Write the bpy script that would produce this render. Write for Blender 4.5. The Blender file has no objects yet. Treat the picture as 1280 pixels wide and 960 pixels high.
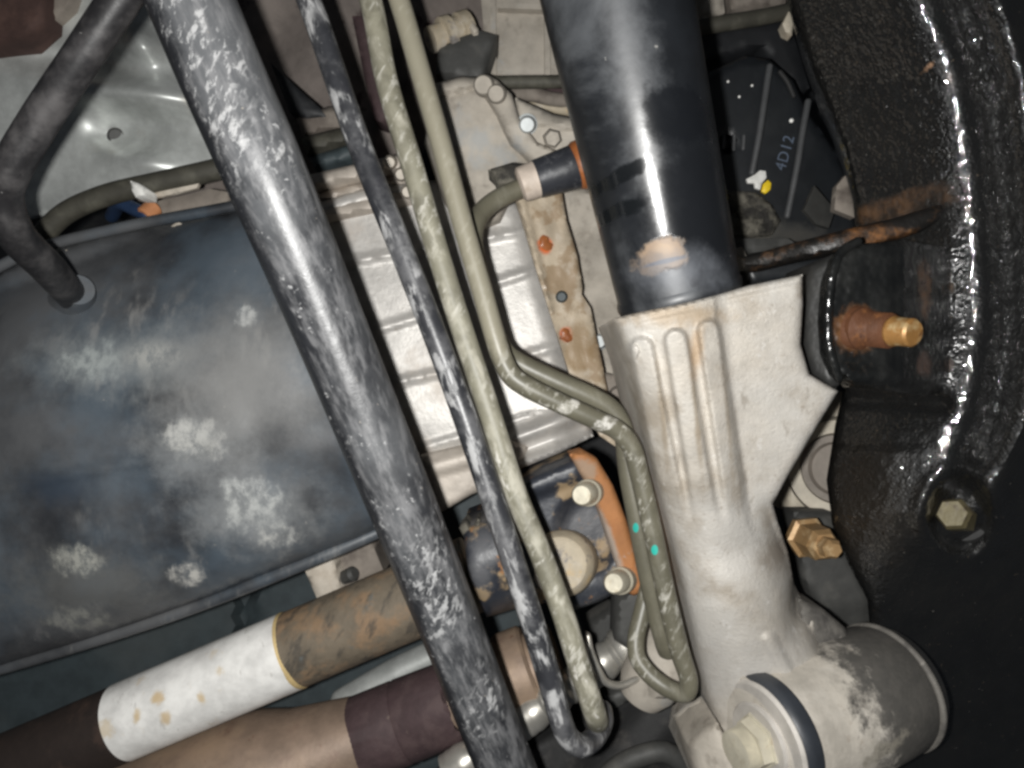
import bpy, bmesh, math, random
import numpy as np
from mathutils import Vector, Matrix, noise as mnoise
from mathutils.geometry import delaunay_2d_cdt

SC = bpy.context.scene
COL = SC.collection
random.seed(4)

# ------------------------------------------------------------------ camera, world, flash
F = 960.0                       # focal length in photo pixels
CZ = 0.60                       # camera height over the workshop floor
cam_d = bpy.data.cameras.new('camera')
cam_d.sensor_width = 36.0
cam_d.lens = 36.0 * F / 1280.0
cam_d.clip_start = 0.01
cam_d.clip_end = 20.0
cam = bpy.data.objects.new('camera', cam_d)
COL.objects.link(cam)
cam.location = (0, 0, CZ)
cam.rotation_euler = (math.radians(90), 0, 0)
SC.camera = cam

w = bpy.data.worlds.new('World'); SC.world = w; w.use_nodes = True
bg = w.node_tree.nodes['Background']
bg.inputs[0].default_value = (0.80, 0.88, 1.0, 1)
bg.inputs[1].default_value = 0.03

def lamp(name, loc, target, energy, radius, spot=None, blend=0.5, color=(1, 1, 1)):
    L = bpy.data.lights.new(name, 'SPOT' if spot else 'POINT')
    L.energy = energy; L.shadow_soft_size = radius; L.color = color
    if spot:
        L.spot_size = math.radians(spot); L.spot_blend = blend
    o = bpy.data.objects.new(name, L); COL.objects.link(o)
    o.location = loc
    d = Vector(target) - Vector(loc)
    o.rotation_euler = d.to_track_quat('-Z', 'Y').to_euler()
    return o
# the phone's own flash, two centimetres to the left of the lens
lamp('flash', (-0.0165, 0.0, CZ - 0.002), (-0.02, 0.45, CZ - 0.01), 8.3, 0.004, spot=176, blend=.8, color=(1.0, 0.99, 0.965))

SC.view_settings.view_transform = 'Standard'
SC.view_settings.look = 'None'
SC.view_settings.exposure = 0
SC.view_settings.gamma = 1
SC.render.engine = 'CYCLES'
SC.cycles.max_bounces = 6
SC.cycles.filter_width = 2.9

# ------------------------------------------------------------------ placing
def P(x, y, d):
    return Vector(((x - 640.0) / F * d, d, CZ + (480.0 - y) / F * d))
def PX(px, d):
    return px * d / F

# ------------------------------------------------------------------ materials
_M = {}
def mat(name, base, rough=0.6, metal=0.0, spec=0.5, coat=0.0, coat_rough=0.1, layers=(), bump=(), spots=()):
    m = bpy.data.materials.new(name); m.use_nodes = True
    nt = m.node_tree; N = nt.nodes; L = nt.links
    b = N['Principled BSDF']
    geo = N.new('ShaderNodeNewGeometry')
    pos = geo.outputs['Position']
    def val(v):
        n = N.new('ShaderNodeValue'); n.outputs[0].default_value = v; return n.outputs[0]
    def rgb(c):
        n = N.new('ShaderNodeRGB'); n.outputs[0].default_value = (*c, 1); return n.outputs[0]
    def math_(op, a, c=None):
        n = N.new('ShaderNodeMath'); n.operation = op
        for i, v in enumerate((a, c)):
            if v is None: continue
            if isinstance(v, (int, float)): n.inputs[i].default_value = v
            else: L.new(v, n.inputs[i])
        return n.outputs[0]
    def ns(scale, detail=6, rough_=0.6, dist=0.0, stretch=None, off=0.0):
        n = N.new('ShaderNodeTexNoise'); n.inputs['Scale'].default_value = scale
        n.inputs['Detail'].default_value = detail; n.inputs['Roughness'].default_value = rough_
        n.inputs['Distortion'].default_value = dist
        src = pos
        if stretch or off:
            mp = N.new('ShaderNodeMapping'); mp.vector_type = 'TEXTURE'
            mp.inputs['Location'].default_value = (off, off * 0.7, off * 1.3)
            if stretch:
                mp.inputs['Rotation'].default_value = (0, stretch[3] if len(stretch) > 3 else 0, 0)
                mp.inputs['Scale'].default_value = [1.0 / q for q in stretch[:3]]
            L.new(src, mp.inputs['Vector']); src = mp.outputs[0]
        L.new(src, n.inputs['Vector'])
        return n.outputs['Fac']
    def ramp(v, lo, hi, a=0.0, c=1.0):
        n = N.new('ShaderNodeMapRange'); n.clamp = True
        n.interpolation_type = 'SMOOTHSTEP'
        n.inputs['From Min'].default_value = lo; n.inputs['From Max'].default_value = hi
        n.inputs['To Min'].default_value = a; n.inputs['To Max'].default_value = c
        L.new(v, n.inputs['Value']); return n.outputs[0]
    def mixc(f, a, c):
        n = N.new('ShaderNodeMix'); n.data_type = 'RGBA'
        L.new(f, n.inputs[0]); L.new(a, n.inputs[6]); L.new(c, n.inputs[7]); return n.outputs[2]
    def mixf(f, a, c):
        n = N.new('ShaderNodeMix'); n.data_type = 'FLOAT'
        L.new(f, n.inputs[0]); L.new(a, n.inputs[2])
        L.new(c, n.inputs[3]); return n.outputs[0]
    # base with a fine uneven tone
    tone = ramp(ns(70, 8, 0.65, off=3.1), 0.3, 0.7)
    col = mixc(tone, rgb([c * 0.82 for c in base]), rgb([min(1, c * 1.15) for c in base]))
    ro = val(rough); me = val(metal)
    bh = None
    def addb(h, amt):
        nonlocal bh
        h = math_('MULTIPLY', h, amt)
        bh = h if bh is None else math_('ADD', bh, h)
    for i, l in enumerate(layers):
        f = ramp(ns(l.get('s', 50), l.get('det', 8), l.get('nr', 0.62), l.get('dist', 0.0), l.get('str'), off=i * 1.7 + l.get('off', 0)),
                 l.get('lo', 0.45), l.get('hi', 0.6))
        if 'mask' in l:
            f = math_('MULTIPLY', f, ramp(ns(l['mask'][0], 4, 0.55, off=7.3 + i), l['mask'][1], l['mask'][2]))
        if 'nmask' in l:
            v, lo, hi = l['nmask']
            dn = N.new('ShaderNodeVectorMath'); dn.operation = 'DOT_PRODUCT'
            L.new(geo.outputs['Normal'], dn.inputs[0]); dn.inputs[1].default_value = Vector(v).normalized()
            jit = math_('ADD', dn.outputs['Value'], math_('MULTIPLY', math_('SUBTRACT', ns(90, 6, 0.7, off=2.2), 0.5), l.get('nj', 1.0)))
            f = math_('MULTIPLY', f, ramp(jit, lo, hi))
        f = math_('MULTIPLY', f, l.get('amt', 1.0))
        col = mixc(f, col, rgb(l['c']))
        if 'r' in l: ro = mixf(f, ro, val(l['r']))
        if 'm' in l: me = mixf(f, me, val(l['m']))
        if 'bump' in l: addb(f, l['bump'])
    for i, s in enumerate(spots):
        sb = N.new('ShaderNodeVectorMath'); sb.operation = 'SUBTRACT'
        L.new(pos, sb.inputs[0]); sb.inputs[1].default_value = P(*s['p'])
        if 'rot' in s:
            vr = N.new('ShaderNodeVectorRotate'); vr.rotation_type = 'Y_AXIS'
            vr.inputs['Angle'].default_value = s['rot']
            L.new(sb.outputs[0], vr.inputs['Vector']); so = vr.outputs[0]
        else: so = sb.outputs[0]
        rad = s['rad']
        if isinstance(rad, (int, float)): rad = (rad, rad, rad)
        ml = N.new('ShaderNodeVectorMath'); ml.operation = 'MULTIPLY'
        L.new(so, ml.inputs[0]); ml.inputs[1].default_value = [1.0 / r for r in rad]
        ln = N.new('ShaderNodeVectorMath'); ln.operation = 'LENGTH'
        L.new(ml.outputs[0], ln.inputs[0])
        v = ln.outputs['Value']
        if s.get('na', 0.35):
            v = math_('ADD', v, math_('MULTIPLY', math_('SUBTRACT', ns(s.get('nz', 180), 8, 0.7, off=i * 0.9 + 11, stretch=s.get('str')), 0.5), 2 * s.get('na', 0.35)))
        f = ramp(v, 1 - s.get('edge', 0.3), 1.0, 1.0, 0.0)
        if 'br' in s:
            f = math_('MULTIPLY', f, ramp(ns(s['br'], 10, 0.72, off=i * 2.3 + 4, stretch=s.get('str')), .40, .62, .12, 1.0))
        f = math_('MULTIPLY', f, s.get('amt', 1.0))
        col = mixc(f, col, rgb(s['c']))
        if 'r' in s: ro = mixf(f, ro, val(s['r']))
        if 'm' in s: me = mixf(f, me, val(s['m']))
        if 'bump' in s: addb(f, s['bump'])
    L.new(col, b.inputs['Base Color']); L.new(ro, b.inputs['Roughness']); L.new(me, b.inputs['Metallic'])
    b.inputs['Specular IOR Level'].default_value = spec
    b.inputs['Coat Weight'].default_value = coat
    b.inputs['Coat Roughness'].default_value = coat_rough
    for bq in bump:
        addb(ns(bq[0], bq[2] if len(bq) > 2 else 4, 0.6, off=5.5), bq[1])
    if bh is not None:
        bp = N.new('ShaderNodeBump'); bp.inputs['Strength'].default_value = 1.0
        bp.inputs['Distance'].default_value = 0.001
        L.new(bh, bp.inputs['Height']); L.new(bp.outputs[0], b.inputs['Normal'])
        if coat: L.new(bp.outputs[0], b.inputs['Coat Normal'])
    _M[name] = m
    return m

# ------------------------------------------------------------------ object plumbing
_LOC = {}
def T(name, label, cat, p, group=None):
    o = bpy.data.objects.new(name, None); COL.objects.link(o)
    o.empty_display_size = 0.01
    o.location = p; _LOC[o] = Vector(p)
    o['label'] = label; o['category'] = cat
    if group: o['group'] = group
    return o
def tag(o, label=None, cat=None, group=None, kind=None):
    if label: o['label'] = label
    if cat: o['category'] = cat
    if group: o['group'] = group
    if kind: o['kind'] = kind
    return o
def link(name, V, Fc, m, parent=None, smooth=True, angle=38, label=None):
    V = [Vector(v) for v in V]
    if parent is not None: base = _LOC[parent]
    else:
        base = sum(V, Vector()) / len(V)
    me = bpy.data.meshes.new(name)
    me.from_pydata([v - base for v in V], [], Fc)
    bm = bmesh.new(); bm.from_mesh(me)
    bmesh.ops.recalc_face_normals(bm, faces=bm.faces)
    bm.to_mesh(me); bm.free()
    if smooth:
        for p in me.polygons: p.use_smooth = True
        me.set_sharp_from_angle(angle=math.radians(angle))
    me.materials.append(m)
    o = bpy.data.objects.new(name, me); COL.objects.link(o)
    if parent is not None:
        o.parent = parent; o.location = (0, 0, 0)
    else: o.location = base
    _LOC[o] = base.copy()
    if label: o['label'] = label
    return o

def spline(pts, n, closed=False):
    pts = [np.array(p, float) for p in pts]
    out = []
    k = len(pts)
    rng = range(k if closed else k - 1)
    for i in rng:
        if closed:
            p0, p1, p2, p3 = pts[i - 1], pts[i], pts[(i + 1) % k], pts[(i + 2) % k]
        else:
            p1, p2 = pts[i], pts[i + 1]
            p0 = pts[i - 1] if i > 0 else 2 * p1 - p2
            p3 = pts[i + 2] if i + 2 < k else 2 * p2 - p1
        # centripetal
        def tj(ti, a, b): return ti + max(1e-9, np.linalg.norm(b - a)) ** 0.5
        t0 = 0; t1 = tj(t0, p0, p1); t2 = tj(t1, p1, p2); t3 = tj(t2, p2, p3)
        for j in range(n):
            t = t1 + (t2 - t1) * j / n
            A1 = (t1 - t) / (t1 - t0) * p0 + (t - t0) / (t1 - t0) * p1
            A2 = (t2 - t) / (t2 - t1) * p1 + (t - t1) / (t2 - t1) * p2
            A3 = (t3 - t) / (t3 - t2) * p2 + (t - t2) / (t3 - t2) * p3
            B1 = (t2 - t) / (t2 - t0) * A1 + (t - t0) / (t2 - t0) * A2
            B2 = (t3 - t) / (t3 - t1) * A2 + (t - t1) / (t3 - t1) * A3
            out.append((t2 - t) / (t2 - t1) * B1 + (t - t1) / (t2 - t1) * B2)
    if not closed: out.append(pts[-1])
    return out

def tube(name, pts, r, m, parent=None, n=24, sub=8, world=False, label=None, wob=0.0, round_end=True):
    """pts in (px, py, depth) or world; r metres, scalar or one per point"""
    W = [Vector(p) if world else P(*p) for p in pts]
    if isinstance(r, (int, float)): r = [r] * len(W)
    S = spline([(*p, rr) for p, rr in zip(W, r)], sub)
    C = [Vector(s[:3]) for s in S]; Rr = [s[3] for s in S]
    V, Fc = [], []
    t0 = (C[1] - C[0]).normalized()
    up = t0.orthogonal().normalized()
    rings = []
    K = len(C)
    def ring(c, u, v, rr):
        ids = []
        for j in range(n):
            a = 2 * math.pi * j / n
            dirv = u * math.cos(a) + v * math.sin(a)
            q = c + dirv * rr
            if wob: q += dirv * wob * mnoise.noise(q * 90)
            V.append(q); ids.append(len(V) - 1)
        rings.append(ids)
    for i in range(K):
        t = (C[min(i + 1, K - 1)] - C[max(i - 1, 0)]).normalized()
        up = (up - t * up.dot(t)).normalized()
        v = t.cross(up)
        if i == 0 and round_end:
            for e in (0.15, 0.5, 0.85): ring(C[0] - t * Rr[0] * 0.9 * math.cos(e * math.pi / 2), up, v, Rr[0] * math.sin(e * math.pi / 2))
        ring(C[i], up, v, Rr[i])
        if i == K - 1 and round_end:
            for e in (0.85, 0.5, 0.15): ring(C[i] + t * Rr[i] * 0.9 * math.cos(e * math.pi / 2), up, v, Rr[i] * math.sin(e * math.pi / 2))
    for a, b in zip(rings[:-1], rings[1:]):
        for j in range(n):
            Fc.append((a[j], a[(j + 1) % n], b[(j + 1) % n], b[j]))
    Fc.append(rings[0][::-1]); Fc.append(rings[-1])
    return link(name, V, Fc, m, parent, label=label)

def lathe(name, A, B, prof, m, parent=None, n=40, world=False, label=None, smooth=True, ragged=None, angle=35, spin=0.0, wob=0.0):
    """revolve prof [(t along A->B, radius in metres)] about the axis A->B (A, B in (px,py,d))"""
    A = Vector(A) if world else P(*A); B = Vector(B) if world else P(*B)
    ax = B - A; t = ax.normalized(); u = t.orthogonal().normalized(); v = t.cross(u)
    V, Fc, rings = [], [], []
    for k, (s, rr) in enumerate(prof):
        ids = []
        for j in range(n):
            a = 2 * math.pi * j / n + spin
            dv = u * math.cos(a) + v * math.sin(a)
            ss = s
            if ragged and k in ragged:
                ss += ragged[k] * (mnoise.noise(Vector((math.cos(a) * 2.2, math.sin(a) * 2.2, k))) + 0.6 * mnoise.noise(Vector((math.cos(a) * 7, math.sin(a) * 7, k + 3))))
            q = A + ax * ss + dv * max(rr, 1e-5)
            if wob: q += dv * wob * mnoise.noise(q * 60)
            V.append(q); ids.append(len(V) - 1)
        rings.append(ids)
    for a, b in zip(rings[:-1], rings[1:]):
        for j in range(n):
            Fc.append((a[j], a[(j + 1) % n], b[(j + 1) % n], b[j]))
    Fc.append(rings[0][::-1]); Fc.append(rings[-1])
    return link(name, V, Fc, m, parent, smooth=smooth, label=label, angle=angle)

def resample(poly, step):
    out = []
    k = len(poly)
    for i in range(k):
        a = np.array(poly[i][:2], float); b = np.array(poly[(i + 1) % k][:2], float)
        L_ = np.linalg.norm(b - a); c = max(1, int(round(L_ / step)))
        for j in range(c): out.append(a + (b - a) * j / c)
    return np.array(out)

def seg_dist(pts, a, b):
    ab = b - a; L2 = max(1e-9, (ab ** 2).sum())
    t = np.clip(((pts - a) @ ab) / L2, 0, 1)
    return np.hypot(*(pts - (a + t[:, None] * ab)).T)

def cast(name, outline, dfun, thick, m, parent=None, step=6.0, edge=0.003, edged=None, smooth_out=0, label=None, angle=50, rough=0.0, lean=0.0):
    """solid piece: front face follows dfun(x, y) inside the outline (photo-pixel layout at its true distance),
    edges rounded over `edge` metres, straight sides going back `thick` metres, closed behind"""
    poly = [tuple(p[:2]) for p in outline]
    if smooth_out: poly = [tuple(p) for p in spline(poly, smooth_out, closed=True)]
    ol = resample(poly, step)
    x0, y0 = ol.min(0); x1, y1 = ol.max(0)
    gx, gy = np.meshgrid(np.arange(x0 + step / 2, x1, step), np.arange(y0 + step / 2, y1, step))
    gx = gx + (np.arange(gx.shape[0]) % 2)[:, None] * step / 2
    g = np.stack([gx.ravel(), gy.ravel()], 1)
    inside = np.zeros(len(g), bool)
    k = len(ol)
    for i in range(k):
        a = ol[i]; b = ol[(i + 1) % k]
        c = (a[1] > g[:, 1]) != (b[1] > g[:, 1])
        if c.any():
            xi = (b[0] - a[0]) * (g[:, 1] - a[1]) / (b[1] - a[1] + 1e-12) + a[0]
            inside ^= c & (g[:, 0] < xi)
    g = g[inside]
    cor = [np.array(p) for p in poly]
    def bdist(pts):
        D = np.full(len(pts), 1e9)
        for i in range(len(cor)):
            D = np.minimum(D, seg_dist(pts, cor[i], cor[(i + 1) % len(cor)]))
        return D
    if len(g):
        bd = bdist(g); keep = bd > step * 0.55
        g = g[keep]; bd = bd[keep]
    else: bd = np.zeros(0)
    pts = np.concatenate([ol, g]) if len(g) else ol
    bd = np.concatenate([np.zeros(k), bd])
    ve, ed, fa, ov, _, _ = delaunay_2d_cdt([Vector((float(p[0]), float(p[1]))) for p in pts], [], [list(range(k))], 1, 1e-6)
    d0 = dfun if callable(dfun) else (lambda x, y: dfun)
    if edged is None: edged = edge
    V = []; idx_b = {}
    P2 = np.array([(v.x, v.y) for v in ve])
    bd2 = bdist(P2)
    for i, v in enumerate(ve):
        d = d0(v.x, v.y)
        e = min(1.0, bd2[i] * d / F / edge) if edge > 0 else 1.0
        d += edged * (1 - math.sqrt(max(0, 1 - (1 - e) ** 2)))
        q = P(v.x, v.y, d)
        if rough: q.y += rough * (mnoise.noise(q * 120) + 0.5 * mnoise.noise(q * 300))
        V.append(q)
    Fc = [tuple(f) for f in fa]
    n0 = len(V)
    # boundary half edges
    cnt = {}
    for f in Fc:
        for i in range(len(f)):
            cnt[(f[i], f[(i + 1) % len(f)])] = 1
    border = [(a, b) for (a, b) in cnt if (b, a) not in cnt]
    off = Vector((lean * thick, thick, 0))
    if callable(dfun):                       # a sheet of even depth: the back follows the front
        V += [v + off for v in V[:n0]]
        Fc += [tuple(q + n0 for q in reversed(f)) for f in fa]
        for a, b in border: Fc.append((b, a, a + n0, b + n0))
        return link(name, V, Fc, m, parent, label=label, angle=angle)
    back = {}
    for a, b in border:
        for q in (a, b):
            if q not in back:
                V.append(V[q] + off); back[q] = len(V) - 1
    for a, b in border: Fc.append((b, a, back[a], back[b]))
    nxt = {a: b for a, b in border}
    seen = set()
    for a in list(nxt):
        if a in seen: continue
        loop = []; c = a
        while c not in seen:
            seen.add(c); loop.append(back[c]); c = nxt[c]
        if len(loop) > 2: Fc.append(tuple(loop))
    return link(name, V, Fc, m, parent, label=label, angle=angle)

def lerp(pts):
    xs = [p[0] for p in pts]; ys = [p[1] for p in pts]
    return lambda t: float(np.interp(t, xs, ys))
def sstep(a, b, x):
    t = min(1, max(0, (x - a) / (b - a))); return t * t * (3 - 2 * t)
def ridge(x, y, a, b, hw, soft=None):
    """0..1 bump along the line a-b with half width hw (px)"""
    ax, ay = a; bx, by = b
    dx, dy = bx - ax, by - ay; L2 = dx * dx + dy * dy
    t = max(0, min(1, ((x - ax) * dx + (y - ay) * dy) / L2))
    dd = math.hypot(x - ax - t * dx, y - ay - t * dy)
    soft = hw if soft is None else soft
    return 1 - sstep(hw - soft * 0.5, hw + soft * 0.5, dd)
def gauss(x, y, cx, cy, rx, ry=None, rot=0.0):
    ry = ry or rx
    c, s = math.cos(rot), math.sin(rot)
    u = (x - cx) * c + (y - cy) * s; v = -(x - cx) * s + (y - cy) * c
    return math.exp(-((u / rx) ** 2 + (v / ry) ** 2))

def hexhead(name, A, B, r, m, parent, spin=0.2, world=False):
    return lathe(name, A, B, [(0, r), (0.82, r), (1.0, r * 0.86)], m, parent, n=6, smooth=False, spin=spin, world=world)

# ------------------------------------------------------------------ the materials of this underbody
DUST = (0.33, 0.31, 0.28)
m_floor = mat('dusty_floor_pan', (0.17, 0.145, 0.13), 0.85, layers=[dict(c=(0.3, 0.26, 0.23), s=14, lo=.42, hi=.7, amt=.7), dict(c=(.05, .03, .03), s=45, lo=.55, hi=.66)], bump=[(60, .5)])
m_dark = mat('dark_void_paint', (0.012, 0.013, 0.015), 0.6, layers=[dict(c=(.05, .05, .048), s=40, lo=.5, hi=.75, amt=.6)], bump=[(90, .3)])
m_bluegrey = mat('blue_grey_panel', (0.045, 0.06, 0.066), 0.6, layers=[dict(c=(.09, .1, .1), s=10, lo=.45, hi=.7, amt=.5)], bump=[(150, .1)])
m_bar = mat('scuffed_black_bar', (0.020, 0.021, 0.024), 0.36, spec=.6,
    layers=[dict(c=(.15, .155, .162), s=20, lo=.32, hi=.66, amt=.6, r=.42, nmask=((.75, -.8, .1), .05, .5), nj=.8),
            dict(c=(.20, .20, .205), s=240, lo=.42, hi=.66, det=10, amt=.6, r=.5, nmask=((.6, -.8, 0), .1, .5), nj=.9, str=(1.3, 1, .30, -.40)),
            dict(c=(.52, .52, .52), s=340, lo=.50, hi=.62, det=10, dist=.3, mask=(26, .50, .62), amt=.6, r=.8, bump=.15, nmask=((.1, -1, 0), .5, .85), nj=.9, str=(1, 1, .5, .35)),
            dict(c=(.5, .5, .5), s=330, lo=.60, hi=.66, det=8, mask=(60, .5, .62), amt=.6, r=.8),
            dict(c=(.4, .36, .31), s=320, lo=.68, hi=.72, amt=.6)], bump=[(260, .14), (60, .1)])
m_rod = mat('dull_black_rod', (0.014, 0.0135, 0.0145), 0.42, layers=[dict(c=(.09, .085, .085), s=55, lo=.42, hi=.72, amt=.75, r=.6), dict(c=(.35, .34, .33), s=240, lo=.68, hi=.73, amt=.5)], bump=[(300, .1)])
m_blackpipe = mat('black_coated_pipe', (0.026, 0.027, 0.031), 0.38, spec=.55,
    layers=[dict(c=(.15, .15, .155), s=60, lo=.42, hi=.64, amt=.6),
            dict(c=(.42, .42, .42), s=170, lo=.50, hi=.62, det=10, dist=.4, mask=(30, .40, .54), amt=.8, r=.75, bump=.12, str=(1, 1, .4, -.33)),
            dict(c=(.03, .03, .035), s=80, lo=.58, hi=.66, amt=.8)], bump=[(300, .12)])
OLV = [dict(c=(.10, .094, .068), s=55, lo=.50, hi=.66, amt=.6), dict(c=(.50, .485, .43), s=300, lo=.52, hi=.64, det=8, mask=(45, .42, .56), amt=.7, r=.8, str=(1.2, 1, .3, .5)),
       dict(c=(.44, .42, .35), s=150, lo=.46, hi=.62, det=10, dist=.4, mask=(40, .38, .56), amt=.75, r=.8, str=(1, 1, .4, -.33)),
       dict(c=(.12, .112, .08), s=70, lo=.52, hi=.68, amt=.65, str=(1, 1, .5, -.33)),
       dict(c=(.62, .60, .55), s=240, lo=.60, hi=.66, det=10, mask=(50, .46, .58), amt=.7, str=(1, 1, .35, -.33))]
m_olive = mat('dusty_olive_pipe', (0.205, 0.195, 0.148), 0.5, spec=.5, layers=OLV, bump=[(220, .18)])
m_olivedark = mat('dark_olive_pipe', (0.125, 0.117, 0.085), 0.42, spec=.5,
    layers=[dict(c=(.2, .19, .15), s=120, lo=.54, hi=.68, amt=.6, str=(1, 1, .4, -.33)), dict(c=(.45, .44, .4), s=260, lo=.68, hi=.72, amt=.5)], bump=[(240, .1)],
    spots=[dict(p=(795, 660, .359), rad=(.0014, .01, .0026), c=(.02, .36, .30), na=.1, edge=.2), dict(p=(818, 687, .345), rad=(.0016, .01, .0026), c=(.02, .38, .31), na=.1, edge=.2),
           dict(p=(871, 862, -.33), rad=(.0013, .01, .0022), c=(.75, .62, .12), na=.1, edge=.2)])
m_oliveB = mat('two_tone_olive_pipe', (0.125, 0.117, 0.085), 0.42, spec=.5,
    layers=OLV[:2] + [dict(c=(.2, .19, .15), s=120, lo=.54, hi=.68, amt=.6, str=(1, 1, .4, -.33)), dict(c=(.45, .44, .4), s=260, lo=.68, hi=.72, amt=.5)], bump=[(240, .1)],
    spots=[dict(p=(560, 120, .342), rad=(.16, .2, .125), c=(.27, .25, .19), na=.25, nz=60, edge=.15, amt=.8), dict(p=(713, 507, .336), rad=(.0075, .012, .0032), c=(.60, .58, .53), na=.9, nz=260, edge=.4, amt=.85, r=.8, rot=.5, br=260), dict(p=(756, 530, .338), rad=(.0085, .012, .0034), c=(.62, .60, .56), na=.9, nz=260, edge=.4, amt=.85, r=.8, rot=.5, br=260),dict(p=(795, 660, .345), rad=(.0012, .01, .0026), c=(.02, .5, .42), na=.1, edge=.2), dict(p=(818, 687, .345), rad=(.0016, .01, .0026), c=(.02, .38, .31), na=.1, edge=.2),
           dict(p=(871, 862, -.33), rad=(.0013, .01, .0022), c=(.75, .62, .12), na=.1, edge=.2)])
m_hose = mat('olive_rubber_hose', (0.05, 0.047, 0.036), 0.7, layers=[dict(c=(.12, .115, .09), s=70, lo=.45, hi=.7, amt=.6)], bump=[(300, .1)])
m_tank = mat('black_plastic_tank', (0.024, 0.026, 0.030), 0.46, spec=.5,
    layers=[dict(c=(.11, .113, .117), s=11, lo=.40, hi=.68, amt=.75, r=.55, off=2.0),
            dict(c=(.085, .115, .145), s=12, lo=.42, hi=.64, amt=.55),
            dict(c=(.24, .235, .225), s=95, lo=.5, hi=.72, amt=.55, det=9, mask=(14, .46, .6), str=(1.3, 1, .5)),
            dict(c=(.3, .28, .25), s=300, lo=.70, hi=.75, amt=.6)],
    bump=[(240, .07), (40, .12)],
    spots=[dict(p=(150, 450, .365), rad=(.075, .1, .024), c=(.19, .205, .21), na=.9, nz=60, edge=.9, amt=.65), dict(p=(245, 555, .365), rad=(.04, .1, .026), c=(.20, .21, .215), na=.9, nz=70, edge=.9, amt=.65), dict(p=(310, 640, .365), rad=(.045, .1, .03), c=(.21, .22, .225), na=.9, nz=70, edge=.9, amt=.65), dict(p=(110, 735, .375), rad=(.06, .1, .028), c=(.12, .12, .115), na=.9, nz=60, edge=.9, amt=.65),
           dict(p=(105, 450, .365), rad=(.026, .08, .0135), c=(.30, .325, .32), na=.75, nz=110, edge=.75, amt=.9, r=.8, br=130, str=(1.2, 1, .8), bump=.1),
           dict(p=(190, 445, .365), rad=(.024, .08, .012), c=(.34, .34, .32), na=.85, nz=130, edge=.7, amt=.85, r=.8, br=130, str=(1.2, 1, .8), bump=.1),
           dict(p=(240, 548, .36), rad=(.020, .08, .013), c=(.40, .40, .38), na=.85, nz=105, edge=.6, amt=.95, r=.8, br=130, str=(1.2, 1, .8), bump=.1),
           dict(p=(310, 632, .362), rad=(.021, .08, .016), c=(.40, .41, .40), na=.85, nz=105, edge=.6, amt=.95, r=.8, br=130, str=(1.2, 1, .8), bump=.1),
           dict(p=(338, 672, .365), rad=(.014, .08, .008), c=(.40, .40, .38), na=.85, nz=115, edge=.6, amt=.9, r=.8, br=130, str=(1.2, 1, .8), bump=.1),
           dict(p=(102, 700, .372), rad=(.016, .08, .010), c=(.30, .30, .27), na=.85, nz=115, edge=.6, amt=.9, r=.8, br=130, str=(1.2, 1, .8), bump=.1),
           dict(p=(233, 720, .375), rad=(.010, .08, .008), c=(.42, .41, .38), na=.8, nz=170, edge=.5, amt=.95, r=.8, br=130, str=(1.2, 1, .8), bump=.1),
           dict(p=(95, 775, .38), rad=(.021, .08, .009), c=(.20, .20, .18), na=.9, nz=115, edge=.7, amt=.85, r=.8, br=130, str=(1.2, 1, .8)),
           dict(p=(310, 395, .37), rad=(.006, .08, .007), c=(.45, .46, .45), na=.8, nz=220, edge=.5, amt=.9, r=.7, br=130, str=(1.2, 1, .8)),
           dict(p=(60, 610, .36), rad=(.03, .08, .012), c=(.03, .042, .06), na=.6, nz=60, edge=.9, amt=.8),
           dict(p=(300, 470, .36), rad=(.055, .09, .055), c=(.22, .22, .215), na=.5, nz=40, edge=1.0, amt=.8, r=.45)])  # last patch: the broad sheen painted in as soft grey
m_galv = mat('galvanised_sheet', (0.60, 0.62, 0.60), 0.42, metal=.42, layers=[dict(c=(.36, .375, .36), s=30, lo=.42, hi=.7, amt=.7, r=.5), dict(c=(.3, .26, .2), s=25, lo=.58, hi=.75, amt=.5, m=.2, r=.7)], bump=[(25, .3), (120, .08)])
ALU = (0.46, 0.41, 0.355)
m_alu = mat('cast_alloy_gearbox', ALU, 0.55, metal=.12, layers=[dict(c=(.60, .54, .47), s=16, lo=.42, hi=.66, amt=.7, r=.45), dict(c=(.30, .26, .215), s=42, lo=.54, hi=.74, amt=.6, r=.75), dict(c=(.16, .12, .09), s=190, lo=.66, hi=.74, amt=.5)], bump=[(420, .2), (120, .12)])
m_alu_shiny = mat('bright_alloy', (.48, .462, .435), 0.45, metal=.25, layers=[dict(c=(.42, .36, .3), s=30, lo=.5, hi=.72, amt=.6, r=.6, m=.2), dict(c=(.2, .15, .11), s=150, lo=.64, hi=.74, amt=.5, m=0)], bump=[(380, .18), (90, .12)])
m_alu_dull = mat('dusty_alloy', (.37, .335, .285), 0.75, layers=[dict(c=(.12, .10, .08), s=70, lo=.56, hi=.70, amt=.6), dict(c=(.48, .44, .38), s=22, lo=.45, hi=.68, amt=.7), dict(c=(.2, .175, .145), s=55, lo=.56, hi=.72, amt=.6), dict(c=(.31, .34, .36), s=30, lo=.56, hi=.7, amt=.5)], bump=[(300, .25), (80, .2)])
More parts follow.
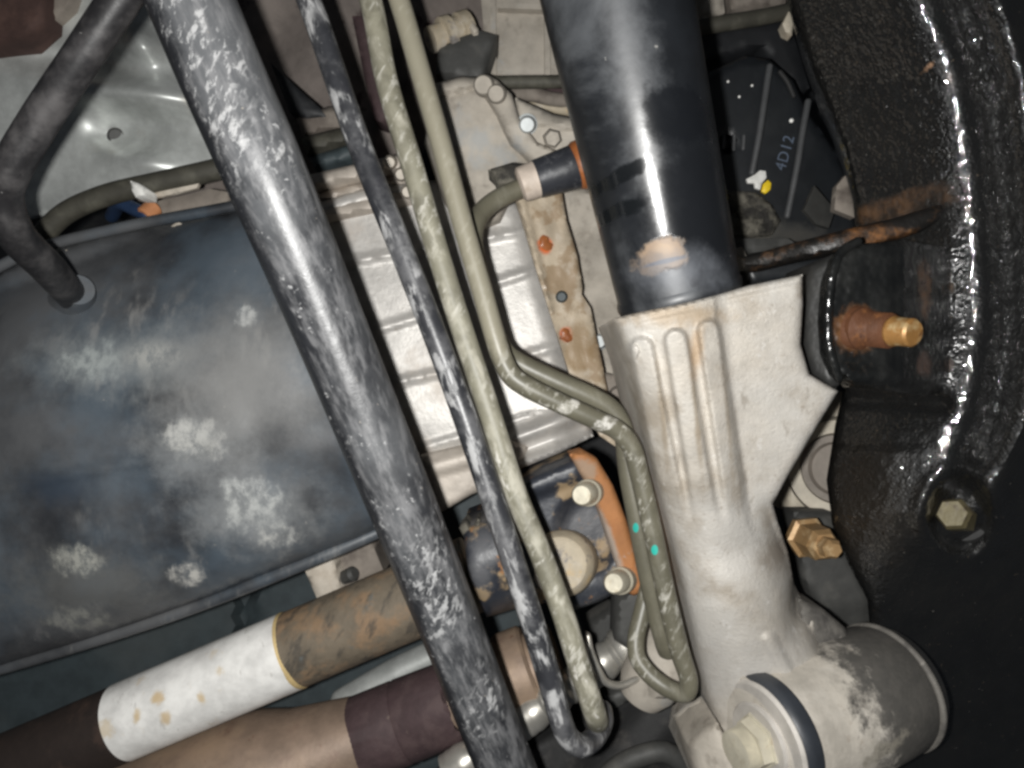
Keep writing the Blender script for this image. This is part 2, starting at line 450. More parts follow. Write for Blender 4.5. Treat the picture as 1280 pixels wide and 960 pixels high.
m_fork = mat('rough_cast_fork', (0.445, 0.41, 0.36), 0.58, metal=.14, spec=.4,
    layers=[dict(c=(.54, .52, .485), s=12, lo=.42, hi=.62, amt=.75), dict(c=(.29, .245, .19), s=38, lo=.48, hi=.70, amt=.7), dict(c=(.22, .175, .13), s=330, lo=.60, hi=.72, amt=.5),
            dict(c=(.18, .15, .115), s=110, lo=.60, hi=.72, amt=.5, str=(1.4, 1, .4, -.17)), dict(c=(.68, .66, .63), s=150, lo=.62, hi=.70, amt=.5, r=.4)],
    bump=[(620, .38), (1200, .2)],
    spots=[dict(p=(845, 395, .315), rad=(.032, .06, .007), c=(.33, .25, .165), na=.6, edge=.8, amt=.75),
           dict(p=(866, 520, .325), rad=(.0022, .06, .04), c=(.24, .19, .13), na=.7, nz=90, edge=.9, amt=.75, rot=.17), dict(p=(827, 520, .325), rad=(.002, .06, .038), c=(.26, .21, .15), na=.7, nz=90, edge=.9, amt=.7, rot=.17),  # brown streaks paint shade into the grooves between the ribs
           dict(p=(908, 520, .325), rad=(.002, .06, .038), c=(.28, .23, .17), na=.7, nz=90, edge=.9, amt=.6, rot=.17),  # painted shade of the third groove
           dict(p=(868, 440, .315), rad=(.004, .06, .017), c=(.34, .23, .13), na=.6, edge=.8, amt=.7),
           dict(p=(970, 690, .36), rad=(.020, .06, .014), c=(.21, .175, .14), na=.6, edge=.9, amt=.8), dict(p=(1000, 740, .37), rad=(.008, .07, .016), c=(.11, .10, .09), na=.5, edge=.7, amt=.85),  # shade of the fork's right side pocket painted in dark
           dict(p=(935, 840, .36), rad=(.05, .07, .03), c=(.50, .485, .46), na=.4, edge=.8, amt=.6)])
m_shelf = mat('grimy_alloy_shelf', (.15, .14, .125), 0.75, layers=[dict(c=(.07, .065, .06), s=60, lo=.46, hi=.66), dict(c=(.3, .28, .25), s=180, lo=.6, hi=.7, amt=.6)], bump=[(360, .35)])
m_sleeve = mat('dirty_cast_sleeve', (0.45, 0.415, 0.36), 0.7, metal=.05,
    layers=[dict(c=(.60, .56, .5), s=30, lo=.44, hi=.64, amt=.6), dict(c=(.3, .25, .2), s=200, lo=.58, hi=.7, amt=.5)], bump=[(420, .3)],
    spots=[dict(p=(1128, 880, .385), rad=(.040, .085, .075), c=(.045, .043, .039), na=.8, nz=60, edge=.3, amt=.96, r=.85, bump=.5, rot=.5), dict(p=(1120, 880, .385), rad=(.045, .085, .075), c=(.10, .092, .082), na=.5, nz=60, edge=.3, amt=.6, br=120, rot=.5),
           dict(p=(1070, 905, .37), rad=(.02, .05, .006), c=(.24, .22, .18), na=.8, nz=190, edge=.4, amt=.8, rot=.4)])
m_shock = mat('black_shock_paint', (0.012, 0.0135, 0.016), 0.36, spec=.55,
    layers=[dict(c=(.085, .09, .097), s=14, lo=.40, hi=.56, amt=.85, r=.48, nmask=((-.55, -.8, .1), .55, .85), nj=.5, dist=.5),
            dict(c=(.34, .33, .31), s=210, lo=.70, hi=.74, amt=.7, r=.8)],
    bump=[(18, -.33), (200, .05)],
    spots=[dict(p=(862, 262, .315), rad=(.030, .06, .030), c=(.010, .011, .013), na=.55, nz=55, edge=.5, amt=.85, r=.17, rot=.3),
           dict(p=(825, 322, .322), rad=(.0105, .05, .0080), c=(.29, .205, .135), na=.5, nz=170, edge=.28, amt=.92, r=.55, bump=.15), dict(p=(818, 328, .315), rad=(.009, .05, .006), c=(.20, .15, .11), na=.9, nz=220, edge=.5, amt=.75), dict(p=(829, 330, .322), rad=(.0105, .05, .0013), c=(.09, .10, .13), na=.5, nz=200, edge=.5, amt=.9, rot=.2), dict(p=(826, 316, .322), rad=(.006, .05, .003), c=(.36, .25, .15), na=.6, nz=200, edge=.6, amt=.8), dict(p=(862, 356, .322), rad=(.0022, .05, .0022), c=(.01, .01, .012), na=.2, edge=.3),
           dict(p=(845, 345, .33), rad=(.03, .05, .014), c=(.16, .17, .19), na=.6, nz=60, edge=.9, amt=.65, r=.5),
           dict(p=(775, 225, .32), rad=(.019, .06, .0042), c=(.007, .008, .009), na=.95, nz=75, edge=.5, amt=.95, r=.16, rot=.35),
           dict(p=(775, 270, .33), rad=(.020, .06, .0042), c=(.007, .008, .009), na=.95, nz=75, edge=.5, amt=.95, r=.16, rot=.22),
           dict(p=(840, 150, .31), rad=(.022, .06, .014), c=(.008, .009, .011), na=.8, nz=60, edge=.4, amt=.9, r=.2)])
m_arm = mat('thick_black_undercoat', (0.0085, 0.0086, 0.0085), 0.45, spec=.25, coat=1.0, coat_rough=.03,
    layers=[dict(c=(.013, .0125, .0115), s=26, lo=.42, hi=.7, amt=.8, r=.42), dict(c=(.11, .085, .06), s=380, lo=.66, hi=.70, amt=.55, r=.7), dict(c=(.3, .28, .25), s=300, lo=.70, hi=.73, amt=.8)],
    bump=[(400, .60, 1), (180, .50, 0)],
    spots=[dict(p=(1120, 258, .385), rad=(.026, .05, .009), c=(.10, .052, .024), na=.8, nz=110, edge=.6, amt=.9, r=.6, rot=.15, bump=.4, br=70),
           dict(p=(1160, 365, .38), rad=(.008, .05, .016), c=(.12, .075, .045), na=.7, nz=150, edge=.5, amt=.9, r=.55, bump=.5),
           dict(p=(1158, 455, .38), rad=(.009, .05, .006), c=(.10, .065, .05), na=.7, nz=150, edge=.5, amt=.8, r=.5, bump=.5),
           dict(p=(1107, 125, .4), rad=(.0045, .05, .0025), c=(.42, .25, .15), na=.6, nz=260, edge=.4, rot=.8),
           dict(p=(1090, 640, .38), rad=(.03, .07, .05), c=(.018, .014, .010), na=.5, nz=70, edge=.9, amt=.8)])
m_arm.node_tree.nodes['Principled BSDF'].inputs['Coat IOR'].default_value = 1.85
m_ear = mat('glossy_black_bracket', (0.008, 0.0085, 0.0085), 0.24, spec=.6, coat=.5, coat_rough=.12, layers=[dict(c=(.03, .03, .028), s=30, lo=.45, hi=.7, amt=.6, r=.4), dict(c=(.18, .18, .19), s=300, lo=.70, hi=.74, amt=.6)], bump=[(60, .5), (330, .7, 0)],
    spots=[dict(p=(1075, 410, .33), rad=(.012, .05, .012), c=(.16, .07, .025), na=.5, edge=.5, amt=.85, r=.5), dict(p=(1160, 360, .352), rad=(.008, .05, .019), c=(.17, .09, .045), na=.8, nz=130, edge=.6, amt=.95, r=.4, bump=.6, br=160),
           dict(p=(1158, 455, .352), rad=(.009, .05, .0075), c=(.11, .07, .055), na=.7, nz=150, edge=.5, amt=.8, r=.5, bump=.5)])
m_earside = mat('dusty_black_bracket_side', (0.026, 0.026, 0.025), 0.5, layers=[dict(c=(.04, .038, .034), s=50, lo=.48, hi=.7, amt=.6)], bump=[(300, .3, 1)])  # a greyer black than the bracket front
m_strap = mat('rusting_black_strap', (0.012, 0.011, 0.01), 0.4, layers=[dict(c=(.09, .045, .02), s=60, lo=.5, hi=.62, amt=.8, r=.7, bump=.3), dict(c=(.22, .12, .05), s=140, lo=.62, hi=.72, amt=.7)], bump=[(200, .5)],
    spots=[dict(p=(1105, 290, .36), rad=(.026, .05, .008), c=(.24, .105, .035), na=.9, nz=110, edge=.6, amt=.9, r=.45, bump=.5, br=150)])
m_rust = mat('deep_rust', (0.10, 0.04, 0.018), 0.55, layers=[dict(c=(.24, .10, .035), s=130, lo=.52, hi=.68, amt=.8), dict(c=(.05, .02, .012), s=90, lo=.56, hi=.68)], bump=[(260, .5)])
m_brass = mat('golden_rust_steel', (0.34, 0.175, 0.055), 0.45, metal=.3, layers=[dict(c=(.56, .42, .22), s=120, lo=.48, hi=.62, amt=.8), dict(c=(.16, .07, .025), s=110, lo=.58, hi=.68)], bump=[(300, .25)])
m_nut_tan = mat('tan_plated_nut', (0.36, 0.225, 0.105), 0.48, metal=.25, layers=[dict(c=(.6, .44, .25), s=150, lo=.5, hi=.66, amt=.7), dict(c=(.2, .1, .04), s=120, lo=.6, hi=.7, amt=.7)], bump=[(260, .25)])
m_bolt_olive = mat('olive_plated_bolt', (0.16, 0.135, 0.07), 0.5, metal=.1, layers=[dict(c=(.07, .05, .03), s=130, lo=.52, hi=.66)], bump=[(260, .3)])
m_creambolt = mat('cream_plated_bolt', (0.58, 0.54, 0.43), 0.5, metal=.25, layers=[dict(c=(.4, .33, .22), s=130, lo=.54, hi=.68, amt=.7)], bump=[(260, .2)])
m_whitebolt = mat('pale_zinc_bolt', (0.52, 0.55, 0.55), 0.55, metal=.1, layers=[dict(c=(.45, .45, .42), s=130, lo=.55, hi=.7, amt=.7)], bump=[(260, .1)])
m_bracket = mat('rust_stained_bracket', (0.42, 0.35, 0.26), 0.5, spec=.5, coat=.25, coat_rough=.2,
    layers=[dict(c=(.26, .18, .105), s=48, lo=.5, hi=.57, amt=.75), dict(c=(.5, .44, .36), s=60, lo=.58, hi=.66, amt=.6)], bump=[(300, .35), (90, .2)],
    spots=[dict(p=(682, 305, .41), rad=(.0052, .03, .0062), c=(.58, .13, .035), na=.5, nz=140, edge=.6, r=.3), dict(p=(708, 418, .41), rad=(.005, .03, .0055), c=(.58, .12, .035), na=.5, nz=140, edge=.6, r=.3),
           dict(p=(702, 371, .41), rad=(.0034, .03, .0032), c=(.22, .25, .28), na=.2, edge=.3), dict(p=(725, 440, .41), rad=(.012, .03, .02), c=(.25, .17, .09), na=.6, nz=90, edge=.5, amt=.8)])
m_bush = mat('scuffed_black_bushing', (0.028, 0.03, 0.036), 0.42, layers=[dict(c=(.28, .28, .29), s=150, lo=.5, hi=.64, amt=.7, r=.7, mask=(40, .4, .6))], bump=[(200, .2)])
m_collar = mat('pinkish_dusty_collar', (0.52, 0.44, 0.37), 0.6, layers=[dict(c=(.3, .24, .18), s=110, lo=.5, hi=.66, amt=.6)], bump=[(250, .3)])
m_orange = mat('orange_rust_ring', (0.30, 0.10, 0.03), 0.45, spec=.5, coat=.1, layers=[dict(c=(.18, .05, .02), s=120, lo=.5, hi=.65), dict(c=(.5, .22, .08), s=200, lo=.6, hi=.7)], bump=[(260, .3)])
m_yoke = mat('black_yoke_with_rust', (0.03, 0.034, 0.044), 0.42, spec=.5,
    layers=[dict(c=(.36, .26, .15), s=44, lo=.52, hi=.60, amt=.85, r=.7, bump=.2), dict(c=(.15, .15, .155), s=30, lo=.45, hi=.66, amt=.6), dict(c=(.42, .2, .07), s=70, lo=.60, hi=.68, amt=.8, r=.7)], bump=[(240, .25)])
m_flange = mat('orange_rust_flange', (0.38, 0.165, 0.06), 0.75, layers=[dict(c=(.34, .13, .045), s=50, lo=.48, hi=.66), dict(c=(.36, .35, .33), s=80, lo=.62, hi=.7, amt=.7)], bump=[(280, .3)],
    spots=[dict(p=(762, 680, .402), rad=(.0045, .04, .034), c=(.36, .33, .29), na=.5, nz=110, edge=.6, amt=.8, rot=.37), dict(p=(722, 590, .4), rad=(.012, .04, .008), c=(.3, .24, .18), na=.6, nz=110, edge=.4, amt=.7)])
m_cap = mat('cream_bearing_cap', (0.42, 0.36, 0.265), 0.6, layers=[dict(c=(.10, .10, .12), s=85, lo=.55, hi=.63, amt=.75), dict(c=(.5, .34, .15), s=60, lo=.54, hi=.66, amt=.7), dict(c=(.56, .52, .46), s=40, lo=.52, hi=.66, amt=.7)], bump=[(220, .3)])
m_white = mat('chipped_white_paint', (0.80, 0.79, 0.76), 0.55, layers=[dict(c=(.62, .60, .58), s=26, lo=.55, hi=.7, amt=.4), dict(c=(.60, .46, .26), s=60, lo=.58, hi=.70, amt=.55), dict(c=(.38, .36, .33), s=95, lo=.62, hi=.68, amt=.45, str=(2.2, 1, .5, -.3)), dict(c=(.3, .3, .3), s=160, lo=.69, hi=.72, amt=.6, str=(2, 1, .4, .2))], bump=[(30, .3), (200, .08)],
    spots=[dict(p=(193, 875, .40), rad=(.0055, .03, .0045), c=(.60, .40, .15), na=.95, nz=170, edge=.8, amt=.7), dict(p=(205, 900, .40), rad=(.004, .03, .005), c=(.58, .40, .17), na=.95, nz=170, edge=.8, amt=.7),
           dict(p=(168, 897, .4), rad=(.003, .03, .005), c=(.56, .38, .14), na=.95, nz=170, edge=.8, amt=.7), dict(p=(251, 873, .4), rad=(.003, .03, .004), c=(.6, .43, .2), na=.95, nz=170, edge=.8, amt=.7)])
m_rustpipe = mat('brown_rusty_shaft', (0.15, 0.122, 0.088), 0.72, layers=[dict(c=(.27, .17, .095), s=60, lo=.46, hi=.66, amt=.7), dict(c=(.06, .052, .042), s=90, lo=.52, hi=.64, amt=.8, str=(1.6, 1, .5, .4)), dict(c=(.12, .14, .14), s=60, lo=.60, hi=.7, amt=.6)], bump=[(260, .5), (90, .25)])
m_darkpipe = mat('dark_brown_shaft', (0.022, 0.014, 0.011), 0.8, layers=[dict(c=(.05, .03, .022), s=60, lo=.5, hi=.7)], bump=[(220, .3)])
m_ochre = mat('ochre_paint_edge', (0.56, 0.42, 0.2), 0.6, bump=[(200, .2)])
m_beige = mat('scorched_beige_pipe', (0.26, 0.19, 0.142), 0.55, metal=.25, layers=[dict(c=(.38, .275, .19), s=16, lo=.46, hi=.66, amt=.8), dict(c=(.20, .13, .10), s=40, lo=.54, hi=.7, amt=.7), dict(c=(.14, .05, .025), s=120, lo=.66, hi=.72, amt=.8)], bump=[(220, .2)])
m_maroon = mat('dark_maroon_wrap', (0.06, 0.036, 0.038), 0.75, layers=[dict(c=(.085, .055, .055), s=70, lo=.48, hi=.68), dict(c=(.16, .12, .1), s=130, lo=.66, hi=.72, amt=.6)], bump=[(60, .5), (240, .3)])
m_steel = mat('bright_steel_rod', (0.55, 0.53, 0.48), 0.38, metal=.7, layers=[dict(c=(.4, .36, .3), s=70, lo=.54, hi=.7, amt=.7, r=.5)], bump=[(200, .1)])
m_brownish = mat('dusty_brown_bracket', (0.23, 0.2, 0.17), 0.8, layers=[dict(c=(.12, .10, .085), s=40, lo=.48, hi=.66)], bump=[(220, .3)])
m_cream = mat('cream_block', (0.50, 0.45, 0.38), 0.6, layers=[dict(c=(.38, .32, .25), s=50, lo=.5, hi=.7, amt=.7)], bump=[(240, .2)])
m_cover = mat('satin_black_cover', (0.0125, 0.0145, 0.017), 0.42, layers=[dict(c=(.024, .026, .028), s=26, lo=.45, hi=.7, amt=.7), dict(c=(.1, .1, .1), s=240, lo=.71, hi=.75, amt=.5)], bump=[(300, .08)],
    spots=[dict(p=(935, 275, .48), rad=(.028, .06, .018), c=(.15, .135, .105), na=.6, nz=80, edge=.7, amt=.85, r=.9), dict(p=(1000, 290, .48), rad=(.03, .06, .012), c=(.06, .056, .048), na=.6, nz=90, edge=.9, amt=.8, r=.9)])
m_rib = mat('grey_worn_rib', (0.075, 0.077, 0.08), 0.5, bump=[(260, .2)])
m_print = mat('pale_blue_print', (0.09, 0.115, 0.16), 0.7)
m_wpaint = mat('white_paint_dab', (0.85, 0.84, 0.80), 0.5)
m_ypaint = mat('yellow_paint_dab', (0.85, 0.60, 0.02), 0.5)
m_greydark = mat('grey_plastic', (0.055, 0.055, 0.052), 0.6, layers=[dict(c=(.11, .105, .095), s=40, lo=.48, hi=.68, amt=.7)], bump=[(200, .2)])
m_lump = mat('grimy_dust_lump', (0.13, 0.12, 0.097), 0.9, layers=[dict(c=(.025, .023, .02), s=55, lo=.46, hi=.58)], bump=[(160, .9), (420, .5)])
m_seal = mat('clean_washer', (0.52, 0.49, 0.45), 0.42, metal=.2, layers=[dict(c=(.45, .42, .37), s=50, lo=.5, hi=.7, amt=.6)], bump=[(200, .06)])
m_rim = mat('blue_black_rubber_rim', (0.03, 0.034, 0.041), 0.45, bump=[(200, .1)])
m_rubber = mat('black_rubber', (0.018, 0.018, 0.018), 0.7, layers=[dict(c=(.06, .055, .05), s=80, lo=.52, hi=.7, amt=.7)], bump=[(240, .3)])
m_bushcream = mat('cream_bush_face', (0.50, 0.45, 0.36), 0.55, layers=[dict(c=(.36, .3, .23), s=60, lo=.5, hi=.68, amt=.7)], bump=[(200, .15)])
m_bushgrey = mat('taupe_bush_boot', (0.23, 0.20, 0.17), 0.6, bump=[(200, .15)])
m_bluewire = mat('navy_wire', (0.02, 0.04, 0.09), 0.5)
m_orangecap = mat('orange_connector', (0.5, 0.22, 0.1), 0.6, bump=[(200, .2)])
m_maroonpaint = mat('rusty_maroon_paint', (0.055, 0.03, 0.025), 0.85, layers=[dict(c=(.09, .05, .04), s=50, lo=.5, hi=.7)], bump=[(120, .4)])

# ================================================================== SETTING: what closes the view far up in the car
cast('underbody_floor', [(-420, -380), (1700, -380), (1700, 1340), (-420, 1340)], lambda x, y: .80 + .02 * math.sin(x / 90.0) * math.sin(y / 70.0), .02, m_dark, step=60, edge=0.0)
bpy.data.objects['underbody_floor']['kind'] = 'structure'
cast('floor_pan', [(-60, -60), (620, -60), (600, 90), (500, 220), (380, 330), (250, 250), (-60, 260)],
     lambda x, y: .53 + .006 * math.sin((x + .4 * y) / 18.0) * sstep(300, 360, x), .01, m_floor, step=14, edge=.004)['kind'] = 'structure'
cast('inner_panel', [(-60, 640), (560, 560), (700, 640), (720, 980), (-60, 980)], lambda x, y: .56 + (.012 if 300 < x + (y - 740) * .1 < 318 else 0), .012, m_bluegrey, step=12, edge=.004)['kind'] = 'structure'

# ================================================================== HEAT SHIELD (top left)
def d_shield(x, y):
    d = .47
    d -= .024 * gauss(x, y, 175, 55, 40, 24, .9)
    d += .010 * gauss(x, y, 120, 80, 60, 16, .05)
    d -= .022 * gauss(x, y, 170, 116, 110, 24, .12)
    r = math.hypot((x - 150), (y - 172) * 1.15)
    d += .013 * math.exp(-(r / 36) ** 2) - .010 * gauss(x, y, 172, 200, 42, 16, .15) + .004 * gauss(x, y, 175, 150, 40, 12, .35)
    d += .008 * gauss(x, y, 40, 230, 60, 30)
    return d
sh = cast('heat_shield', [(-40, 70), (30, 40), (100, -10), (200, -10), (262, 120), (300, 215), (200, 232), (60, 268), (-40, 290)], d_shield, .0025, m_galv, step=4, edge=.002)
dh = d_shield(145, 170)
hl = lathe('hole_disc', (145, 170, dh + .006), (145, 170, dh - .0016), [(0, PX(11, .47)), (.9, PX(10.5, .47)), (1, PX(9, .47)), (.9, PX(8, .47)), (.9, PX(2, .47))], m_greydark, sh, n=24)  # dark disc stands in for the shade of an open hole
tag(sh, 'dimpled shiny galvanised heat shield with a small round hole', 'heat shield')
mp = cast('rusty_bracket', [(-40, -30), (62, -30), (58, 30), (30, 52), (-40, 62)], .45, .03, m_maroonpaint, step=9, edge=.004)
tag(mp, 'dark maroon rusty bracket in the top left corner', 'bracket')
mc = cast('pale_bracket', [(63, -30), (100, -30), (88, 8), (68, 26), (60, 20)], .46, .012, m_brownish, step=6, edge=.002)
tag(mc, 'small pale tan tab beside the dark maroon bracket', 'bracket')

# ================================================================== HOSE with clip and connector
t = tube('rubber_hose', [(20, 330, .44), (48, 300, .44), (80, 268, .438), (130, 245, .436), (200, 228, .435), (270, 212, .435), (330, 195, .44)], PX(13.5, .436), m_hose)
tag(t, 'dull olive rubber hose running below the heat shield', 'hose')
hc = T('hose_clip', 'small white plastic clip gripping the olive rubber hose', 'clip', P(172, 238, .42))
cast('clip_body', [(163, 226), (173, 229), (184, 237), (183, 247), (170, 247), (165, 238)], .419, .012, m_wpaint, hc, step=4, edge=.002)
cast('clip_tail', [(182, 243), (235, 232), (250, 226), (246, 235), (215, 243), (183, 249)], .432, .003, m_cream, hc, step=5, edge=.001)
wc = T('wire_connector', 'small orange connector on navy wire below the hose clip', 'connector', P(184, 264, .44))
lathe('connector_cap', (180, 270, .44), (194, 258, .445), [(0, .004), (.1, .0052), (.9, .0052), (1, .004)], m_orangecap, wc, n=16)
tube('wire', [(184, 268, .442), (170, 262, .445), (152, 255, .45), (140, 270, .47)], PX(9, .44), m_bluewire, wc, n=12)
cb = cast('grey_support_rail', [(180, 255), (235, 243), (262, 236), (285, 240), (288, 260), (200, 276)], .45, .02, m_brownish, step=7, edge=.002)
tag(cb, 'dusty grey rail under the hose, above the black tank', 'rail')

# ================================================================== BLACK PLASTIC TANK
ADX, ADY = .935, -.355
def d_tank(x, y):
    v = (x - 215) * (-ADY) * 1.0 + (y - 545) * ADX      # across the tank
    q = v / 250.0
    d = .362 + .055 * (1 - math.sqrt(max(0.0, 1 - min(.98, abs(q)) ** 2)))
    u = (x - 215) * ADX + (y - 545) * ADY
    d += .012 * sstep(200, 340, u) + .010 * sstep(120, 330, -u)
    d += .0022 * ridge(x, y, (-60, 622), (255, 560), 7, 8)
    d += .0012 * mnoise.noise(Vector((x / 60.0, y / 45.0, 1.0)))
    return d
tk = T('plastic_tank', 'large scuffed black plastic tank with pale dried splashes', 'tank', P(200, 545, .37))
cast('tank_shell', [(-60, 372), (40, 318), (150, 288), (300, 258), (350, 240), (420, 420), (494, 610), (482, 656), (420, 684), (250, 752), (100, 802), (-60, 850)],
     d_tank, .14, m_tank, tk, step=7, edge=.012, edged=.010)
tube('seam_lip', [(-60, 853, .408), (100, 806, .400), (250, 756, .396), (420, 688, .396), (484, 660, .40)], .0035, m_tank, tk, n=12)
tube('top_lip', [(-60, 366, .412), (40, 314, .41), (150, 285, .405), (300, 256, .402), (350, 242, .402)], .003, m_tank, tk, n=12)
lathe('mount_boss', (97, 362, .372), (94, 384, .396), [(0, .0075), (.2, .0085), (.7, .0095), (1, .0135)], m_tank, tk, n=24)
for (x, y, rr) in ((83, 321, 9), (222, 285, 8), (207, 331, 6), (263, 325, 5), (298, 321, 5)):
    cast('dried_splash', [(x - rr, y - rr * .3), (x, y - rr), (x + rr, y - rr * .5), (x + rr * .7, y + rr * .6), (x - rr * .4, y + rr * .9)], d_tank(x, y) - .0012 + (.006 if y < 300 else .004), .0035, m_cream, tk, step=4, edge=.0012)

# ================================================================== BRACE ROD and STABILISER BAR
rod = tube('brace_rod', [(196, -70, .278), (150, 0, .284), (100, 75, .29), (50, 150, .298), (14, 212, .304), (4, 245, .31), (18, 290, .32), (60, 335, .345), (92, 372, .38)],
           [PX(23.5, .284)] * 3 + [PX(23, .298), PX(23, .304), PX(23, .31), PX(22.5, .32), PX(21, .345), PX(18, .38)], m_rod, n=28)
tag(rod, 'bent matt black rod standing on the tank, left of the thick bar', 'rod')
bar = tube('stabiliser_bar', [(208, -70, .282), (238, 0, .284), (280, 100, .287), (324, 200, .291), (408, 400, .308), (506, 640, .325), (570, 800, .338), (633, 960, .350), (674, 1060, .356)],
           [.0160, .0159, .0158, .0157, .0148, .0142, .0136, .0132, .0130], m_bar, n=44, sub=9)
tag(bar, 'thickest scuffed black bar running diagonally past the tank', 'bar')

# ================================================================== GEARBOX
gb = T('gearbox', 'dusty pale alloy gearbox with ribbed casing behind the pipes', 'gearbox', P(580, 420, .45))
def d_case(x, y):
    d = .445
    for a, b in (((420, 330), (560, 305)), ((470, 412), (565, 384)), ((495, 478), (600, 455)), ((530, 560), (665, 520)), ((600, 360), (668, 338)), ((640, 450), (700, 432)), ((590, 300), (660, 288))):
        d -= .0022 * ridge(x, y, a, b, 4.5, 5)
    # the side next to the bracket rolls away
    e = x - (655 + (y - 290) * .29)
    d += .016 * sstep(-20, 35, e) ** 1.5
    d -= .006 * ridge(x, y, (400, 255), (520, 225), 14, 10)
    d += .004 * sstep(500, 640, y)
    return d
cast('casing', [(340, 272), (455, 235), (545, 225), (640, 240), (672, 290), (700, 380), (735, 490), (742, 520), (640, 545), (560, 590), (500, 590), (400, 420)], d_case, .10, m_alu_shiny, gb, step=4.5, edge=.004)
def d_low(x, y):
    d = .44
    u = (x - 640) * .35 + (y - 540) * .94
    d -= .0045 * math.sin(u / 5.6)
    d += .010 * sstep(690, 740, x)
    return d
cast('ribbed_end', [(640, 520), (700, 505), (735, 520), (742, 545), (700, 566), (640, 590), (600, 590)], d_low, .08, m_alu_shiny, gb, step=3.5, edge=.003)
def d_ledge(x, y):
    return .436 - .004 * ridge(x, y, (540, 585), (650, 555), 9, 8)
cast('lower_ledge', [(520, 570), (630, 545), (660, 560), (640, 600), (590, 618), (552, 640), (535, 610)], d_ledge, .08, m_alu, gb, step=4, edge=.003)
# stepped ridges at the left end
for i, (y0, y1, dd) in enumerate(((205, 226, .436), (230, 246, .442), (250, 270, .437))):
    cast('step_ridge', [(384, y0 + 14), (470, y0 - 6), (520, y0 - 16), (526, y1 - 18), (470, y1 - 6), (384, y1 + 12)], dd, .05, m_alu, gb, step=6, edge=.004)
# upper dome
def d_dome(x, y):
    q = (x - 600 - (y - 170) * .12) / 75.0
    d = .425 + .03 * (1 - math.sqrt(max(0, 1 - min(.97, abs(q)) ** 2)))
    d -= .003 * ridge(x, y, (548, 112), (606, 96), 9, 6)
    d += .002 * ridge(x, y, (546, 122), (606, 108), 4, 4)
    d += .006 * sstep(215, 260, y)
    return d
cast('dome', [(545, 104), (575, 95), (612, 98), (640, 130), (665, 175), (700, 215), (668, 225), (640, 245), (625, 275), (585, 290), (555, 255), (530, 180)], d_dome, .10, m_alu_dull, gb, step=4, edge=.005, rough=.0004)
def d_flange(x, y):
    return .416 + .010 * sstep(150, 215, y)
cast('flange', [(593, 100), (610, 93), (622, 100), (640, 118), (650, 150), (672, 178), (716, 196), (712, 214), (668, 206), (638, 180), (620, 140)], d_flange, .06, m_alu_dull, gb, step=4, edge=.004, rough=.0004)
lathe('boss', (606, 108, .42), (604, 106, .408), [(0, .006), (.8, .0055), (1, .0045)], m_alu_dull, gb, n=20)
lathe('boss', (622, 118, .42), (620, 117, .407), [(0, .0055), (.8, .005), (1, .004)], m_alu_dull, gb, n=20)
cast('lug', [(644, 122), (690, 142), (735, 152), (745, 190), (712, 208), (668, 188), (648, 160)], lambda x, y: .428 - .003 * ridge(x, y, (665, 150), (720, 158), 5), .05, m_alu_dull, gb, step=5, edge=.003)
bo = lathe('bolt', (659, 155, .428), (659, 156, .412), [(0, PX(13, .42)), (.3, PX(13, .42)), (.35, PX(10.5, .42)), (.85, PX(10.5, .42)), (1, PX(8, .42))], m_whitebolt, gb, n=24, label='pale zinc bolt head on the lug')
lathe('bolt', (690, 173, .43), (691, 173, .418), [(0, PX(13, .42)), (.7, PX(12, .42)), (1, PX(9, .42))], m_alu_dull, gb, n=6, smooth=False, label='dusty bolt head on the lug')
cast('side_wall', [(690, 225), (760, 240), (800, 400), (800, 560), (745, 500), (735, 420), (700, 290)], lambda x, y: .455 + .004 * math.sin(y / 14.0), .05, m_alu_dull, gb, step=7, edge=.004)
cast('bracket_foot', [(742, 462), (775, 470), (800, 510), (800, 535), (770, 515), (752, 500)], .43, .03, m_brownish, gb, step=6, edge=.003)
lathe('bolt', (774, 494, .432), (772, 494, .42), [(0, PX(13, .425)), (.7, PX(12, .425)), (1, PX(8, .425))], m_brownish, gb, n=20, label='dusty brown bolt beside the shock fork')
lathe('bolt', (748, 428, .455), (749, 427, .432), [(0, PX(11, .44)), (.25, PX(11, .44)), (.3, PX(9, .44)), (.9, PX(9, .44)), (1, PX(7, .44))], m_whitebolt, gb, n=20, label='white bolt head beside the rust stained bracket')
for (x, y) in ((488, 203), (502, 218), (510, 240)):
    lathe('stud', (x, y, .435), (x - 1, y, .425), [(0, PX(9, .43)), (.6, PX(9, .43)), (1, PX(6, .43))], m_cream, gb, n=16)

# block above the gearbox
cbk = T('cast_housing', 'pale ribbed rectangular housing above the gearbox, left of the shock', 'housing', P(645, 45, .5))
cast('housing_face', [(598, -40), (720, -40), (720, 96), (606, 96), (604, 30)], .50, .08, m_alu_dull, cbk, step=9, edge=.002)
for q in ([(612, -40), (619, -40), (621, 94), (614, 94)], [(680, -40), (687, -40), (688, 94), (681, 94)], [(622, 3), (679, 5), (679, 12), (622, 10)]):
    cast('housing_rib', q, .492, .012, m_alu_dull, cbk, step=9, edge=.0015)
sr = tube('steel_rod', [(590, 104, .455), (640, 103, .455), (720, 102, .455), (760, 101, .455)], PX(8, .455), m_hose, n=16)
tag(sr, 'short dark olive rod crossing below the ribbed housing', 'rod')
br = T('drain_plug', 'small brass hex plug behind the top of the olive pipes', 'plug', P(565, 42, .47))
lathe('plug_body', (538, 50, .47), (588, 33, .48), [(0, .008), (.3, .008), (.32, .011), (.5, .011), (.52, .0085), (.7, .0085), (.72, .0105), (.95, .0105), (1, .008)], m_cap, br, n=16)
cast('plug_ring', [(585, 28), (592, 28), (598, 36), (598, 52), (592, 46), (586, 36)], .468, .01, m_cream, br, step=4, edge=.002)
